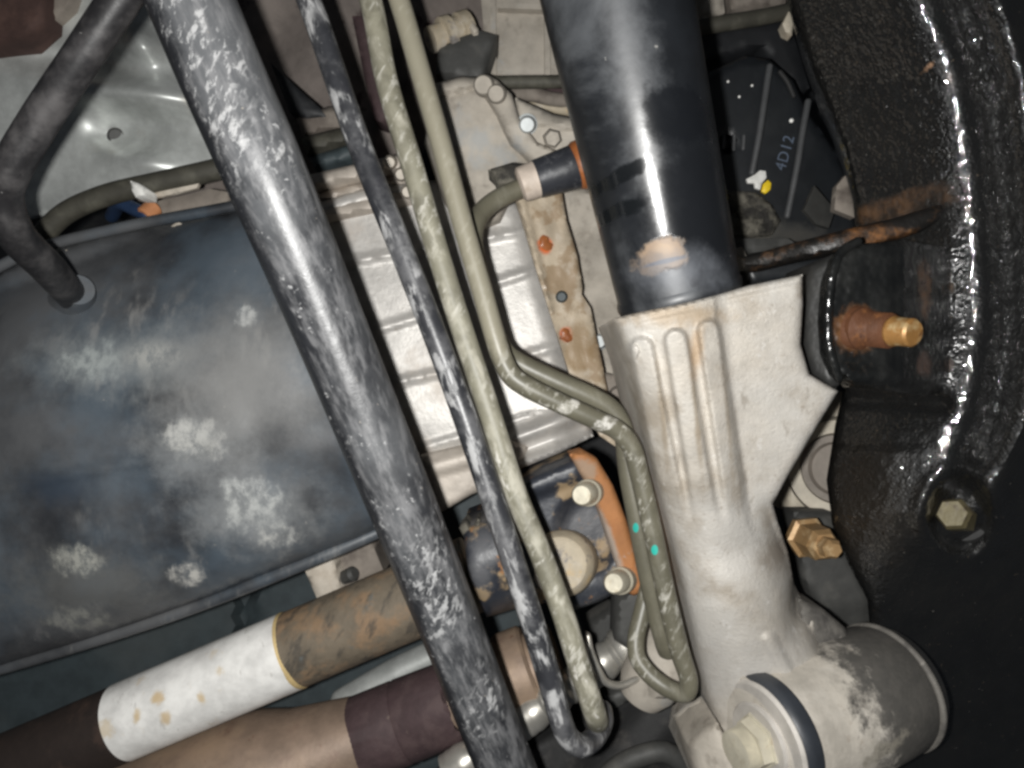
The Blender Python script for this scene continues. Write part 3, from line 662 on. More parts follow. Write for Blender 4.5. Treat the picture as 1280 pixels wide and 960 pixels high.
gbk = cast('rubber_block', [(548, 56), (600, 38), (622, 44), (604, 100), (586, 102), (545, 94)], .468, .03, m_greydark, step=7, edge=.003)
tag(gbk, 'dark grey rubber block between brass plug and gearbox dome', 'block')
bx = T('wire_bundle', 'tangle of brown and tan scraps under the short olive rod', 'wire', P(680, 125, .48))
tube('wire', [(640, 120, .48), (665, 118, .475), (690, 124, .475), (725, 128, .48)], .0045, m_brownish, bx, n=10)
tube('wire', [(655, 128, .485), (680, 134, .48), (715, 138, .48)], .004, m_cap, bx, n=10)
tube('wire', [(690, 112, .49), (712, 122, .485), (730, 136, .485)], .005, m_maroon, bx, n=10)

# pieces left of the gearbox, seen between bar and pipes
lb = cast('small_bracket', [(338, 78), (352, 92), (400, 135), (408, 146), (384, 148), (362, 140)], .46, .02, m_dark, step=6, edge=.002)
tag(lb, 'small black triangular bracket between thick bar and black pipe', 'bracket')
ts = T('tan_step_block', 'dusty tan stepped block below the black triangular bracket', 'block', P(395, 165, .47))
cast('block_top', [(370, 148), (412, 132), (440, 140), (440, 160), (380, 172)], .462, .03, m_brownish, ts, step=6, edge=.005)
cast('block_bottom', [(374, 172), (440, 156), (450, 176), (384, 194)], .458, .03, m_hose, ts, step=6, edge=.006)
cast('block_seal', [(386, 196), (445, 178), (452, 196), (394, 212)], .462, .03, m_bluegrey, ts, step=6, edge=.003)
dp = cast('maroon_strap', [(440, 20), (470, 20), (490, 90), (500, 160), (468, 150), (455, 95)], .50, .02, m_maroon, step=7, edge=.003)
tag(dp, 'dark maroon strap behind the first olive pipe', 'strap')

# ================================================================== RUST STAINED BRACKET PLATE
bk = T('mounting_bracket', 'rust stained tan bracket plate with orange spots left of the shock', 'bracket', P(700, 360, .41))
def d_br(x, y):
    e = x - (648 + (y - 245) * .27)
    return .412 - .003 * ridge(x, y, (652, 250), (706, 470), 5, 6) + .0012 * mnoise.noise(Vector((x / 14.0, y / 20.0, 2))) + .0001 * e
cast('plate', [(640, 236), (702, 236), (708, 275), (722, 320), (728, 358), (727, 368), (731, 374), (738, 385), (750, 440), (762, 500), (772, 560), (750, 545), (716, 480), (690, 400), (668, 330), (655, 285)], d_br, .006, m_bracket, bk, step=4, edge=.0012)
for (x, y, sc_b) in ((682, 304, 1.0), (708, 419, .9)):
    cast('sealant_blob', [(x + sc_b * q[0], y + sc_b * q[1]) for q in ((-9, -6), (-3, -11), (4, -8), (5, -2), (10, 1), (8, 8), (1, 11), (-4, 7), (-10, 5), (-7, -1))], lambda x, y: d_br(x, y) - .0011, .003, m_orange, bk, step=3, edge=.0025, edged=.0012)
lathe('rivet', (702, 371, .4145), (702, 371, .4095), [(0, PX(8, .41)), (.6, PX(7.5, .41)), (1, PX(5, .41))], m_bluegrey, bk, n=16)

# ================================================================== PIPES
R1 = PX(16.2, .325)
bp_ = tube('black_pipe', [(360, -60, .326), (386, 0, .326), (449, 180, .326), (509, 330, .326), (560, 462, .326), (618, 630, .327), (660, 760, .328), (690, 860, .33), (702, 903, .331), (712, 924, .335), (727, 932, .340), (743, 922, .349), (753, 902, .358), (752, 888, .366)],
          [R1 * .96] * 8 + [R1 * .92] * 6, m_blackpipe, n=26, sub=9)
tag(bp_, 'narrow scuffed black pipe ending in a hairpin bend', 'pipe')
R2 = PX(14.3, .333)
oa = tube('olive_pipe', [(440, -60, .336), (463, 0, .336), (483, 100, .335), (517, 213, .334), (548, 318, .333), (577, 410, .333), (612, 515, .333), (646, 620, .333), (675, 690, .333), (703, 765, .333), (725, 835, .333), (741, 884, .335), (746, 899, .343), (747, 903, .36)],
          R2, m_olive, n=26, sub=8)
tag(oa, 'longest dusty olive pipe reaching down beside the black hairpin', 'pipe', 'olive metal pipes')
R3 = PX(13.2, .342)
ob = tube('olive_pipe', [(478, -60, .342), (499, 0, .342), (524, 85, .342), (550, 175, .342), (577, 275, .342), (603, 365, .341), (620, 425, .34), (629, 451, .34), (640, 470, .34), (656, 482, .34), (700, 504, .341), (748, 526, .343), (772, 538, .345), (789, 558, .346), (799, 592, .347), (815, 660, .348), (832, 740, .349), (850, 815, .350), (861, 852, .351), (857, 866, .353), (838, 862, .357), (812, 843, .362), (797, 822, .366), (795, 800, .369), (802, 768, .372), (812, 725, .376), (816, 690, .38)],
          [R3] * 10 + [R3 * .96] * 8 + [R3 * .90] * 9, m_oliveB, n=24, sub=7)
tag(ob, 'olive pipe with two bends and yellow dot at its bottom loop', 'pipe', 'olive metal pipes')
oc = T('fitted_pipe', 'olive pipe curving out of a black rubber bushing by the shock', 'pipe', P(660, 232, .385), 'olive metal pipes')
tube('pipe', [(690, 222, .39), (668, 230, .388), (640, 240, .385), (616, 253, .382), (599, 270, .376), (591, 295, .368), (594, 322, .364), (604, 365, .362), (620, 420, .36), (632, 442, .36), (652, 456, .359), (700, 479, .359), (742, 498, .36), (764, 512, .361), (778, 535, .362), (786, 590, .363), (799, 660, .364), (815, 740, .366), (830, 800, .368), (834, 812, .371)],
     PX(13, .362), m_olivedark, oc, n=22, sub=7)
lathe('collar', (649, 232, .383), (676, 222, .383), [(0, PX(17, .383)), (.1, PX(22, .383)), (.85, PX(23, .383)), (1, PX(20, .383))], m_collar, oc, n=28, ragged={2: .06})
lathe('bushing', (668, 225, .383), (732, 204, .384), [(0, PX(20, .383)), (.05, PX(24, .383)), (.5, PX(26, .383)), (.92, PX(28, .383)), (1, PX(26, .383))], m_bush, oc, n=34)
lathe('rust_ring', (718, 209, .384), (737, 202, .384), [(0, PX(28, .384)), (.25, PX(31, .384)), (.75, PX(31, .384)), (1, PX(26, .384)), (.95, PX(10, .384))], m_orange, oc, n=34, wob=.0006)
cast('clamp', [(610, 212), (640, 203), (668, 207), (660, 225), (640, 236), (622, 232), (618, 220)], .39, .02, m_lump, oc, step=4, edge=.003)
# end fitting of the hairpin pair
fi = T('pipe_fitting', 'grey cast pipe fitting behind the olive bottom loop', 'fitting', P(820, 830, .40))
lathe('fitting_body', (800, 870, .41), (850, 790, .40), [(0, .012), (.2, .016), (.5, .0165), (.52, .0145), (.6, .0145), (.62, .0165), (1, .0145)], m_alu_dull, fi, n=28)
cast('fitting_plate', [(770, 745), (806, 735), (812, 780), (790, 815), (768, 800)], .41, .02, m_greydark, fi, step=6, edge=.003)
lathe('nozzle', (842, 842, .40), (812, 858, .39), [(0, .008), (.6, .009), (1, .006)], m_alu_dull, fi, n=20)

# ================================================================== SHOCK ABSORBER
sk = T('shock_absorber', 'large glossy black shock absorber tube above the alloy fork', 'shock absorber', P(800, 180, .33))
RS = .0293
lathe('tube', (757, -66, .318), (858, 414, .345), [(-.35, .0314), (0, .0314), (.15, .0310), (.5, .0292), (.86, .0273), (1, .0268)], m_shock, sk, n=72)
lathe('bottom_bead', (846.5, 361, .3418), (850, 376, .3426), [(0, .02725), (.3, .0279), (.7, .0279), (1, .0271)], m_shock, sk, n=64)

# ================================================================== ALLOY FORK
fk = T('suspension_fork', 'ribbed pale cast alloy fork clamped under the shock', 'fork', P(890, 560, .37))
fl = lerp([(340, 764), (396, 766), (430, 780), (570, 812), (690, 843), (800, 868), (880, 885), (970, 870)])
fr = lerp([(340, 935), (480, 945), (640, 965), (700, 990), (760, 1003), (850, 1060), (960, 1040)])
RIBS = (((802, 436), (846, 655), 14.5), ((845, 426), (886, 668), 14.5), ((886, 414), (924, 660), 14))
def d_fork(x, y):
    c = (fl(y) + fr(y)) / 2 - 8; hw = (fr(y) - fl(y)) / 2 + 6
    q = (x - c) / hw
    base = lerp([(340, .304), (400, .3085), (640, .337), (760, .345), (840, .354), (960, .372)])(y)
    d = base + (.024 + .012 * sstep(400, 640, y)) * (1 - math.sqrt(max(0, 1 - min(.95, abs(q)) ** 2)))
    if x > c + hw * .55:                         # the web towards the arm is flat
        flat = base + .0085 + .00003 * (x - c - hw * .55)
        k = sstep(c + hw * .4, c + hw * .75, x) * (1 - sstep(610, 690, y))
        d = d * (1 - k) + flat * k
    for a, b, hwid in RIBS:
        f = ridge(x, y, a, b, hwid, 8)
        d -= .0046 * f * (1 - sstep(585, 665, y))
    d += .0022 * ridge(x, y, (772, 406), (1000, 356), 3, 5) * .5
    d -= .002 * ridge(x, y, (962, 800), (1010, 890), 8, 10)
    d -= .0024 * (1 - sstep(9, 12, math.hypot(x - 788, y - 440)))
    d += .012 * gauss(x, y, 1000, 752, 14, 34, .2)
    d += .004 * gauss(x, y, 930, 690, 45, 25)
    return d
cast('fork_body', [(766, 398), (800, 390), (850, 380), (895, 369), (935, 357), (1003, 343), (1004, 380), (1001, 430), (1012, 468), (1048, 489), (1020, 535), (985, 595), (966, 630), (972, 652), (985, 690), (993, 730), (1004, 752), (1018, 775), (1028, 820), (1030, 870), (1010, 920), (985, 970), (880, 985), (862, 965), (868, 938), (896, 905), (884, 875), (868, 800), (843, 690), (812, 570), (783, 445), (770, 408)],
     d_fork, .055, m_fork, fk, step=2.7, edge=.0040, edged=.0038, rough=.00006)
cast('fork_lug', [(858, 928), (876, 912), (897, 903), (918, 940), (925, 1000), (880, 1000), (866, 960)], lambda x, y: .345 + .00025 * (930 - x), .03, m_alu_dull, fk, step=4, edge=.005, rough=.0005)
# clamp pinch seen at the side, sleeve for the lower bush
cast('fork_shelf', [(998, 748), (1030, 762), (1056, 784), (1066, 800), (1050, 830), (1015, 838), (996, 800)], lambda x, y: .372 + .00012 * (x - 1000), .03, m_shelf, fk, step=5, edge=.005, rough=.0003)
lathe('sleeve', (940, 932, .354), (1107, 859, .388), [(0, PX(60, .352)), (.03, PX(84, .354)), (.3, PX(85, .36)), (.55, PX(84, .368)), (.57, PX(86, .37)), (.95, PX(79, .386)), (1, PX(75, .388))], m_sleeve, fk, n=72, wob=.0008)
lathe('end_ring', (1105, 860, .3876), (1110, 857.5, .3888), [(0, PX(78, .388)), (.3, PX(80.5, .388)), (.7, PX(80.5, .388)), (1, PX(77, .388))], m_shelf, fk, n=64)
lathe('dust_cap', (1110, 857.5, .3888), (1127, 849, .393), [(0, PX(75, .389)), (.6, PX(70, .392)), (1, PX(52, .393)), (1, PX(20, .393))], m_rubber, fk, n=48)
cast('clip_tip', [(1157, 893), (1170, 888), (1182, 900), (1176, 914), (1160, 908)], .388, .008, m_cream, fk, step=4, edge=.002)
pv = T('pivot_bolt', 'pale pivot bolt and washer at the foot of the fork', 'bolt', P(945, 930, .345))
AX0 = P(969, 918, .3520); AXD = (P(1107, 859, .388) - P(940, 932, .354)).normalized()
def pvp(s): return AX0 - AXD * s
lathe('rubber_rim', pvp(-.0015), pvp(.0065), [(0, .0280), (.5, .0284), (.8, .0281), (1, .0270), (1, .012)], m_rim, pv, n=56, world=True)
lathe('washer', pvp(.002), pvp(.0082), [(0, .0266), (.8, .0266), (1, .0252), (1, .010)], m_seal, pv, n=56, world=True)
lathe('inner_washer', pvp(.0065), pvp(.0105), [(0, .0182), (.8, .0175), (1, .0165), (1, .005)], m_seal, pv, n=48, world=True)
lathe('bolt_head', pvp(.0095), pvp(.0165), [(0, .0132), (.25, .0132), (.3, .0118), (1, .0112)], m_creambolt, pv, n=6, smooth=False, world=True, spin=.4)
prof = []
for i in range(9): prof += [(i / 9, .0082), ((i + .5) / 9, .0092)]
lathe('bolt_thread', pvp(.0165), pvp(.0235), prof + [(1, .0075)], m_creambolt, pv, n=28, world=True)

# ================================================================== CONTROL ARM (right, black)
ca = T('control_arm', 'big lumpy glossy black control arm filling the right side', 'control arm', P(1180, 480, .40))
xr = lerp([(-80, 1118), (0, 1152), (100, 1190), (200, 1208), (300, 1216), (400, 1220), (520, 1200), (640, 1146), (700, 1108), (800, 1060), (1000, 960)])
def d_arm(x, y):
    s = x - xr(y)
    sm = s * .4 / F
    slant = .86 if y > 560 else 1.0
    sm *= slant
    D = lerp([(-80, .43), (100, .432), (300, .43), (480, .425), (640, .43), (760, .455), (1000, .50)])(y)
    if s < 0: D += .5 * (math.sqrt(sm * sm + .011 ** 2) - .011)
    else:
        k = 1 - sstep(560, 720, y)
        L_ = 84.0 + 14 * (1 - sstep(0, 200, y)); D += k * (.011 * (1 - abs(math.cos(s / L_ * math.pi))) if s <= L_ else .9 * (s - L_) * .4 / F) + (1 - k) * .55 * (math.sqrt(sm * sm + .015 ** 2) - .015)
        D += .25 * max(0, (s - 20)) * .4 / F * (1 - k)
    # recess around the bolt, weld bead, waist
    r = math.hypot((x - 1200), (y - 645) * .82)
    D += .011 * (1 - sstep(28, 44, r)) - .0025 * math.exp(-((r - 50) / 9) ** 2)
    D += .006 * ridge(x, y, (1040, 498), (1180, 505), 8, 14)
    D -= .004 * gauss(x, y, 1100, 570, 45, 50)
    rr = math.sqrt(1 + ((x - 640) / F) ** 2 + ((y - 480) / F) ** 2)
    return D / rr * 1.0
cast('arm_body', [(972, -50), (990, 20), (1014, 92), (1034, 138), (1052, 188), (1066, 250), (1071, 310), (1064, 400), (1056, 480), (1044, 530), (1033, 600), (1040, 655), (1060, 705), (1084, 750), (1089, 800), (1094, 900), (1100, 1010), (1360, 1010), (1360, -50)],
     d_arm, .05, m_arm, ca, step=5.5, edge=.006, edged=.006, rough=.0003, lean=.47)
def d_ear(x, y):
    return .334 + .045 * sstep(1105, 1215, x) - .0016 * ridge(x, y, (1128, 312), (1128, 470), 4, 5) - .0015 * ridge(x, y, (1060, 470), (1160, 472), 8, 14) + .004 * sstep(470, 492, y)
cast('clevis_ear', [(1064, 306), (1046, 322), (1037, 350), (1033, 400), (1036, 440), (1046, 468), (1066, 484), (1110, 488), (1160, 494), (1192, 488), (1196, 400), (1190, 310), (1130, 300)], d_ear, .010, m_ear, ca, step=5, edge=.0028)
tube('ear_edge', [(1072, 302, .3355), (1050, 317, .334), (1040, 345, .333), (1035, 400, .333), (1038, 440, .333), (1048, 472, .335)], .0021, m_ear, ca, n=10)
cast('clevis_ear', [(1012, 330), (1070, 306), (1076, 340), (1058, 400), (1060, 470), (1042, 488), (1014, 470), (1003, 440), (1000, 390), (1004, 350)], lambda x, y: .3455 + .00022 * max(0, 1035 - x), .030, m_earside, ca, step=5, edge=.004)
# strap with flaking rust
cast('strap', [(926, 322), (990, 304), (1060, 286), (1120, 272), (1172, 256), (1182, 262), (1172, 276), (1150, 290), (1090, 306), (1010, 322), (960, 334), (928, 338)],
     lambda x, y: .372 - .0004 * (x - 930) * .06 + .006 * ridge(x, y, (1065, 268), (1165, 246), 9, 10) + .004 * sstep(0, 1, (1060 - x) / 60.), .016, m_strap, ca, step=4.5, edge=.003)
cs = T('clevis_stud', 'rusty threaded stud poking out of the black clevis ear', 'stud', P(1085, 412, .332))
A_, B_ = P(1070, 410, .336), P(1143, 416, .310)
rS = PX(19.5, .32)
prof = [(0, rS * 1.35), (.14, rS * 1.4), (.18, rS * 1.1)]
for i in range(7): prof += [(.2 + i * .06, rS * .92), (.23 + i * .06, rS * 1.16)]
lathe('nut', A_, A_ + (B_ - A_) * .17, [(0, rS * 1.5), (.6, rS * 1.42), (1, rS * 1.15)], m_rust, cs, n=26, world=True, wob=.0014)
lathe('thread', A_, B_, prof + [(.62, rS * .9), (.66, rS * .9)], m_rust, cs, n=30, world=True, angle=12)
lathe('tip', A_ + (B_ - A_) * .64, B_, [(0, rS * .93), (.12, rS), (.3, rS * .92), (.9, rS * .9), (1, rS * .76), (1, rS * .2)], m_brass, cs, n=30, world=True)
ab = T('arm_bolt', 'olive plated bolt head sunk in the black control arm', 'bolt', P(1200, 645, .36))
A_, B_ = P(1214, 650, .408), P(1190, 642, .376)
lathe('washer', A_, A_ + (B_ - A_) * .45, [(0, PX(33, .39)), (.8, PX(32, .39)), (1, PX(29, .39))], m_rubber, ab, n=36, world=True)  # washer coloured black to paint in the shade of the recess
lathe('bolt_head', A_ + (B_ - A_) * .42, B_, [(0, PX(21, .38)), (.85, PX(21, .38)), (1, PX(17, .38))], m_bolt_olive, ab, n=6, smooth=False, world=True, spin=.5)

# ball joint bush between fork and arm
bb = T('bush', 'cream rubber bush showing between fork and control arm', 'bush', P(1020, 590, .41))
lathe('bush_ring', (1056, 584, .495), (1047, 586, .472), [(0, PX(64, .475)), (.5, PX(66, .475)), (.8, PX(65, .475)), (1, PX(60, .475)), (.95, PX(44, .47))], m_bushcream, bb, n=56)
lathe('bush_lip', (1054, 585, .485), (1045, 586, .469), [(0, PX(45, .475)), (.8, PX(45, .47)), (1, PX(42, .466)), (1, PX(34, .466)), (.8, PX(31, .466)), (.8, PX(10, .466))], m_bushgrey, bb, n=48)
cast('bush_housing', [(1060, 490), (1080, 520), (1080, 620), (1040, 650), (985, 640), (982, 600), (1030, 520)], .495, .03, m_bushcream, bb, step=7, edge=.003)
jn = T('joint_nut', 'tan plated castle nut hanging below the cream bush', 'nut', P(1025, 680, .40))
A_, B_ = P(1005, 670, .42), P(1044, 688, .385)
lathe('nut', A_, A_ + (B_ - A_) * .72, [(0, PX(26, .41)), (.2, PX(27, .41)), (.25, PX(22, .4)), (.85, PX(21.5, .4)), (1, PX(17, .39))], m_nut_tan, jn, n=6, smooth=False, world=True, spin=.35)
lathe('stud_tip', A_ + (B_ - A_) * .6, B_, [(0, PX(14, .39)), (.8, PX(13, .39)), (1, PX(9, .385))], m_nut_tan, jn, n=6, smooth=False, world=True, spin=.1)
gp = cast('splash_plate', [(992, 640), (1040, 640), (1090, 740), (1090, 850), (1040, 790), (1000, 720)], lambda x, y: .46 + .006 * sstep(750, 790, y) - .00005 * (x - 1000), .02, m_greydark, step=7, edge=.004)
tag(gp, 'dark grey splash plate in the gap behind the tan nut', 'plate')

# ================================================================== BLACK COVER with the marking 4D12
cv = T('stamped_cover', 'black ribbed cover marked 4D12 right of the shock', 'cover', P(970, 190, .48))
def d_cov(x, y):
    d = .49 + .012 * (1 - math.sqrt(max(0, 1 - min(.95, abs((x - 960) / 130.0)) ** 2)))
    d += .01 * ridge(x, y, (906, 182), (910, 178), 8, 6)
    return d
cast('cover_body', [(862, 110), (890, 88), (930, 70), (962, 74), (992, 100), (1010, 140), (1046, 190), (1068, 240), (1070, 300), (960, 312), (880, 308), (862, 250)], d_cov, .06, m_cover, cv, step=6, edge=.005)
tube('cover_rib', [(962, 83, .485), (955, 130, .484), (948, 175, .484), (940, 216, .486)], .0021, m_rib, cv, n=12)
tube('cover_rib', [(1010, 127, .488), (1004, 160, .487), (996, 210, .487), (984, 270, .489)], .0021, m_rib, cv, n=12)
tube('cover_edge', [(975, 90, .488), (984, 102, .488), (992, 120, .490)], .0016, m_rubber, cv, n=10)
def dab(name, pts, d, m, parent):
    return cast(name, pts, d, .002, m, parent, step=3, edge=.0008)
dab('white_dab', [(933, 224), (944, 218), (950, 213), (957, 214), (958, 222), (952, 230), (950, 237), (944, 235), (943, 229), (935, 229)], .4835, m_wpaint, cv)
dab('yellow_dab', [(954, 230), (960, 225), (964, 229), (963, 237), (957, 242), (952, 239)], .484, m_ypaint, cv)
for (x, y) in ((989, 151), (910, 102), (924, 121), (940, 107)):
    r = 3.6 if x == 989 else 2.2
    lathe('paint_fleck', (x, y, d_cov(x, y) + .001), (x, y, d_cov(x, y) - .001), [(0, PX(r, .48)), (1, PX(r * .6, .48))], m_wpaint, cv, n=10)
for (x, hh) in ((905, 7), (918, 9), (930, 8)):
    tube('hinge_pin', [(x, 178 - hh, .486), (x - 1, 178 + hh, .486)], PX(2.4, .48), m_rib, cv, n=10)
# the stamped characters
fc = bpy.data.curves.new('marking', 'FONT'); fc.body = '4D12'; fc.size = 1.0; fc.extrude = .02; fc.space_character = 1.08
fo = bpy.data.objects.new('marking_source', fc); COL.objects.link(fo)
dg = bpy.context.evaluated_depsgraph_get()
tm = bpy.data.meshes.new_from_object(fo.evaluated_get(dg))
bpy.data.objects.remove(fo)
A0, A1 = P(981, 214, .4845), P(993, 172, .4845)
bx_ = np.array([v.co[:] for v in tm.vertices]); wid = bx_[:, 0].max() - bx_[:, 0].min(); x0_ = bx_[:, 0].min()
e1 = (A1 - A0); sc_ = e1.length / wid; e1.normalize(); e3 = Vector((0, -1, 0)); e2 = e3.cross(e1)
Vt = [A0 + e1 * (v[0] - x0_) * sc_ + e2 * v[1] * sc_ * 1.05 + e3 * v[2] * sc_ for v in bx_]
link('marking', Vt, [tuple(p.vertices) for p in tm.polygons], m_print, cv, smooth=False)
lp = cast('mud_cake', [(880, 246), (910, 238), (944, 240), (965, 256), (976, 276), (965, 294), (900, 298), (880, 290)], lambda x, y: .480 + .003 * mnoise.noise(Vector((x / 7.0, y / 5.0, 0))) + .0015 * mnoise.noise(Vector((x / 2.5, y / 2.0, 3))), .02, m_lump, step=3, edge=.004)
tag(lp, 'crumbling grey brown mud cake at the foot of the black cover', 'mud')
st = T('cover_stay', 'dark stepped stay rails under the black cover', 'stay', P(960, 305, .45))
cast('rail', [(905, 298), (985, 298), (1000, 308), (925, 318), (905, 314)], .455, .02, m_greydark, st, step=6, edge=.002)
cast('rail', [(930, 322), (1010, 322), (1060, 318), (1000, 350), (934, 356)], .43, .02, m_cover, st, step=6, edge=.003)
cast('tab', [(996, 318), (1034, 311), (1030, 320), (1010, 324), (1000, 323)], .42, .004, m_alu_dull, st, step=5, edge=.001)
cast('tab', [(914, 312), (928, 308), (934, 322), (920, 324)], .44, .004, m_alu_dull, st, step=5, edge=.001)
tri = cast('grey_gusset', [(1018, 232), (1044, 262), (1036, 285), (1020, 280), (1005, 262)], lambda x, y: .46 + .0004 * (x - 1018), .004, m_greydark, step=5, edge=.0006)
tag(tri, 'small grey triangular gusset between cover and pale tab', 'gusset')
tb = cast('pale_tab', [(1046, 232), (1058, 218), (1064, 240), (1068, 272), (1043, 262)], lambda x, y: .455 + (.004 if y < 238 else 0), .006, m_brownish, step=5, edge=.0006)
tag(tb, 'small pale grey tab against the edge of the control arm', 'tab')
# top of the gap beside the shock
gr = tube('green_rod', [(850, 40, .47), (900, 30, .47), (950, 22, .475), (995, 12, .48)], PX(10, .47), m_hose, n=14)
tag(gr, 'dark green rod at the top between shock and arm', 'rod')
th = T('top_hanger', 'pale tabbed hanger at the top behind the dark green rod', 'hanger', P(900, 10, .52))
cast('hanger_face', [(870, -30), (902, -30), (906, 16), (880, 24)], .52, .02, m_alu_dull, th, step=6, edge=.003)
cast('hanger_lug', [(912, -30), (985, -30), (982, 4), (940, 10), (914, 12)], .53, .02, m_brownish, th, step=6, edge=.003)
tw = cast('dark_tower', [(860, 34), (985, 20), (1012, 110), (990, 120), (950, 60), (890, 76), (862, 92)], .54, .02, m_dark, step=8, edge=.004)
tag(tw, 'shadowy black tower panel above the marked cover', 'panel')
cl = cast('tan_clip', [(978, 30), (986, 14), (991, 26), (990, 44), (982, 40)], .472, .008, m_bushcream, step=4, edge=.001)
tag(cl, 'tiny tan clip on the end of the dark green rod', 'clip')

# ================================================================== DRIVE SHAFT and JOINT
ds = T('drive_shaft', 'rusty brown drive shaft with a white painted band', 'drive shaft', P(360, 815, .42))
def ax(x): return (x, 815 - (x - 360) * .425, .42 - (x - 360) * .00002)
RD = PX(47.5, .42)
lathe('shaft_tube', ax(-80), ax(160), [(0, RD), (1, RD)], m_darkpipe, ds, n=48, label='dark brown far end of the shaft')
lathe('paint_band', ax(156), ax(366), [(0, RD), (.002, RD + .0004), (.998, RD + .0004), (1, RD)], m_white, ds, n=60, wob=.0003, label='white painted band with ochre stains')
lathe('band_edge', ax(364), ax(370), [(0, RD + .0003), (.5, RD + .0006), (1, RD)], m_ochre, ds, n=48)
lathe('shaft_tube', ax(368), ax(592), [(0, RD), (1, RD)], m_rustpipe, ds, n=60, wob=.0004, label='rusty brown section of the shaft')
ya = T('universal_joint', 'black universal joint with rust patches behind the pipes', 'joint', P(680, 690, .42))
def d_y1(x, y):
    v = (x - 610) * .39 + (y - 705) * .92
    return .386 + .03 * (1 - math.sqrt(max(0, 1 - min(.97, abs(v / 62.0)) ** 2)))
cast('yoke_collar', [(578, 658), (612, 645), (650, 640), (672, 700), (690, 752), (640, 762), (608, 772), (586, 720)], d_y1, .06, m_yoke, ya, step=5, edge=.004)
def d_y2(x, y):
    d = .412 - .006 * ridge(x, y, (650, 608), (712, 588), 16, 12)
    d += .009 * (1 - sstep(26, 46, math.hypot(x - 735, (y - 665) * .8)))
    d -= .004 * gauss(x, y, 740, 735, 40, 25)
    return d
cast('yoke_body', [(632, 612), (680, 590), (724, 572), (752, 600), (775, 660), (795, 728), (750, 752), (716, 764), (692, 772), (668, 690), (650, 650)], d_y2, .06, m_yoke, ya, step=4.5, edge=.004)
lathe('bearing_cap', (708, 702, .415), (700, 705, .388), [(0, PX(41, .4)), (.7, PX(41, .4)), (.85, PX(39, .4)), (1, PX(33, .39)), (.97, PX(28, .39)), (.99, PX(10, .39))], m_cap, ya, n=44)
cast('rust_flange', [(712, 568), (728, 563), (746, 573), (766, 606), (783, 650), (798, 705), (807, 738), (792, 745), (780, 738), (768, 700), (752, 650), (738, 612), (722, 588)], lambda x, y: .403 + .00002 * (y - 570), .02, m_flange, ya, step=4, edge=.003, label='orange rust flange edge')
for (x, y) in ((733, 617), (773, 727)):
    lathe('bolt', (x + 8, y - 3, .41), (x - 6, y + 2, .386), [(0, PX(17, .4)), (.45, PX(17, .4)), (.5, PX(14.5, .4)), (.9, PX(14, .4)), (1, PX(11, .4))], m_creambolt, ya, n=24)
cast('yoke_fin', [(574, 660), (582, 650), (590, 660), (598, 648), (606, 660), (600, 676), (582, 676)], .398, .02, m_lump, ya, step=4, edge=.003)
pe = T('cream_spacer', 'small cream spacer block between tank and rusty shaft', 'spacer', P(405, 720, .44))
cast('spacer_face', [(378, 706), (416, 692), (426, 738), (398, 752)], .44, .03, m_cream, pe, step=6, edge=.002)
pn = T('grey_connector', 'dusty connector with dark plug beside the cream spacer', 'connector', P(440, 705, .45))
cast('connector_body', [(420, 690), (462, 672), (480, 715), (430, 735)], .455, .03, m_brownish, pn, step=6, edge=.002)
lathe('plug', (430, 722, .45), (444, 716, .445), [(0, .004), (.8, .0045), (1, .003)], m_greydark, pn, n=14)

# ================================================================== EXHAUST
ex = T('exhaust_pipe', 'scorched beige exhaust pipe with dark maroon wrap below the shaft', 'exhaust', P(420, 910, .46))
def ex_(x): return (x, 903 - (x - 500) * .40, .445)
def rx(px): return PX(px, .465)
lathe('muffler_can', ex_(60), ex_(462), [(0, rx(84)), (.62, rx(80)), (.72, rx(74)), (.80, rx(62)), (.97, rx(50)), (1, rx(46))], m_beige, ex, n=56, wob=.0004)
lathe('pipe', ex_(440), ex_(700), [(0, rx(44)), (1, rx(42))], m_beige, ex, n=44)
lathe('maroon_wrap', ex_(446), ex_(568), [(0, rx(46)), (.03, rx(49)), (.45, rx(49)), (.47, rx(47.5)), (.5, rx(49)), (.97, rx(48)), (1, rx(45))], m_maroon, ex, n=48, ragged={0: .05, 1: .05, 5: .07, 6: .07})
lathe('pipe_flange', ex_(632), ex_(668), [(0, rx(50)), (.1, rx(54)), (.9, rx(54)), (1, rx(50))], m_beige, ex, n=36, ragged=None)
rt = tube('return_pipe', [(430, 880, .50), (500, 840, .50), (548, 818, .50), (580, 804, .50)], PX(20, .5), m_galv, n=20)
tag(rt, 'dull silver pipe between rusty shaft and maroon wrap', 'pipe')
lr = tube('lower_rod', [(520, 1000, .45), (560, 960, .45), (620, 915, .45), (660, 890, .45)], PX(9, .45), m_rod, n=14)
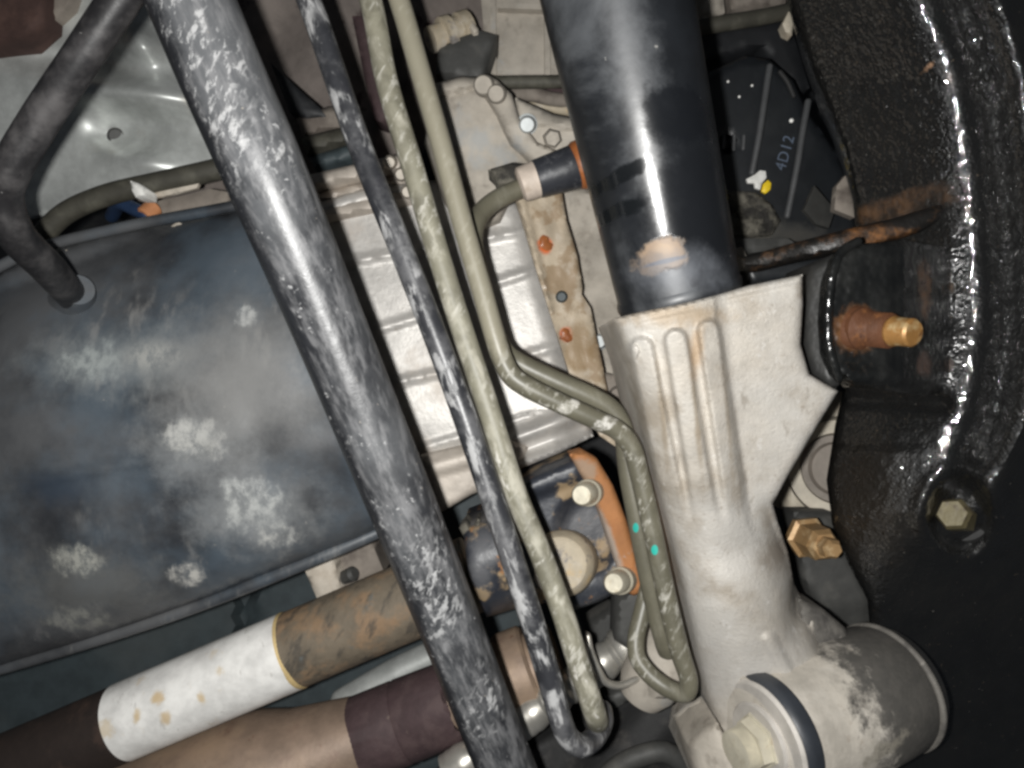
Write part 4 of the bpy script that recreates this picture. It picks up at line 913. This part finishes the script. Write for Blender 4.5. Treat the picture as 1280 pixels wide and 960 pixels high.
tag(lr, 'thin black rod under the exhaust, left of the thick bar foot', 'rod')

# ================================================================== THREADED ROD and clip
tr = T('threaded_rod', 'bright ribbed steel rod crossing behind the pipe ends', 'threaded rod', P(700, 865, .43))
def rr_(x): return (x, 866 - (x - 700) * .72, .425)
prof = [(0, .009)]
for i in range(30): prof += [((i + .2) / 30, .0097 if i % 10 > 2 else .0106), ((i + .7) / 30, .0087 if i % 10 > 2 else .0103)]
lathe('rod', rr_(560), rr_(820), prof + [(1, .009)], m_steel, tr, n=36, angle=25)
lathe('rod_collar', rr_(772), rr_(800), [(0, .0105), (.1, .0115), (.45, .0115), (.5, .0095), (.55, .0125), (.95, .0125), (1, .0115)], m_steel, tr, n=36)
cp = tube('spring_clip', [(735, 795, .385), (738, 815, .383), (748, 838, .383), (757, 852, .385), (775, 857, .39), (798, 848, .395)], [.0016, .002, .002, .002, .002, .0016], m_steel, n=10)
tag(cp, 'thin shiny bent spring clip beside the olive pipe end', 'clip')
cq = cast('spring_clip', [(733, 793), (739, 796), (745, 830), (747, 870), (742, 868), (738, 830)], .392, .006, m_alu_dull, step=4, edge=.001)
tag(cq, 'flat narrow grey clip leaf behind the olive pipe end', 'clip')

# dark crossmember at the bottom
cm = T('crossmember', 'black crossmember in the shade below the steel rod', 'crossmember', P(790, 900, .46))
cast('member_face', [(640, 1000), (660, 935), (735, 885), (800, 850), (868, 868), (900, 900), (905, 1000)], lambda x, y: .455 + .006 * math.sin((x + y * .8) / 14.0) * .4, .04, m_rubber, cm, step=7, edge=.006)
tube('member_lip', [(745, 985, .44), (770, 960, .438), (800, 945, .436), (830, 940, .436), (856, 960, .438), (865, 1000, .44)], .006, m_greydark, cm, n=14)
cast('member_tab', [(755, 870), (800, 852), (812, 862), (770, 885)], .43, .01, m_greydark, cm, step=5, edge=.002)
bp2 = cast('dark_backplate', [(735, 778), (765, 760), (790, 770), (776, 800), (745, 812)], .47, .02, m_greydark, step=6, edge=.003)
tag(bp2, 'small dark grey plate between joint foot and steel rod', 'plate')
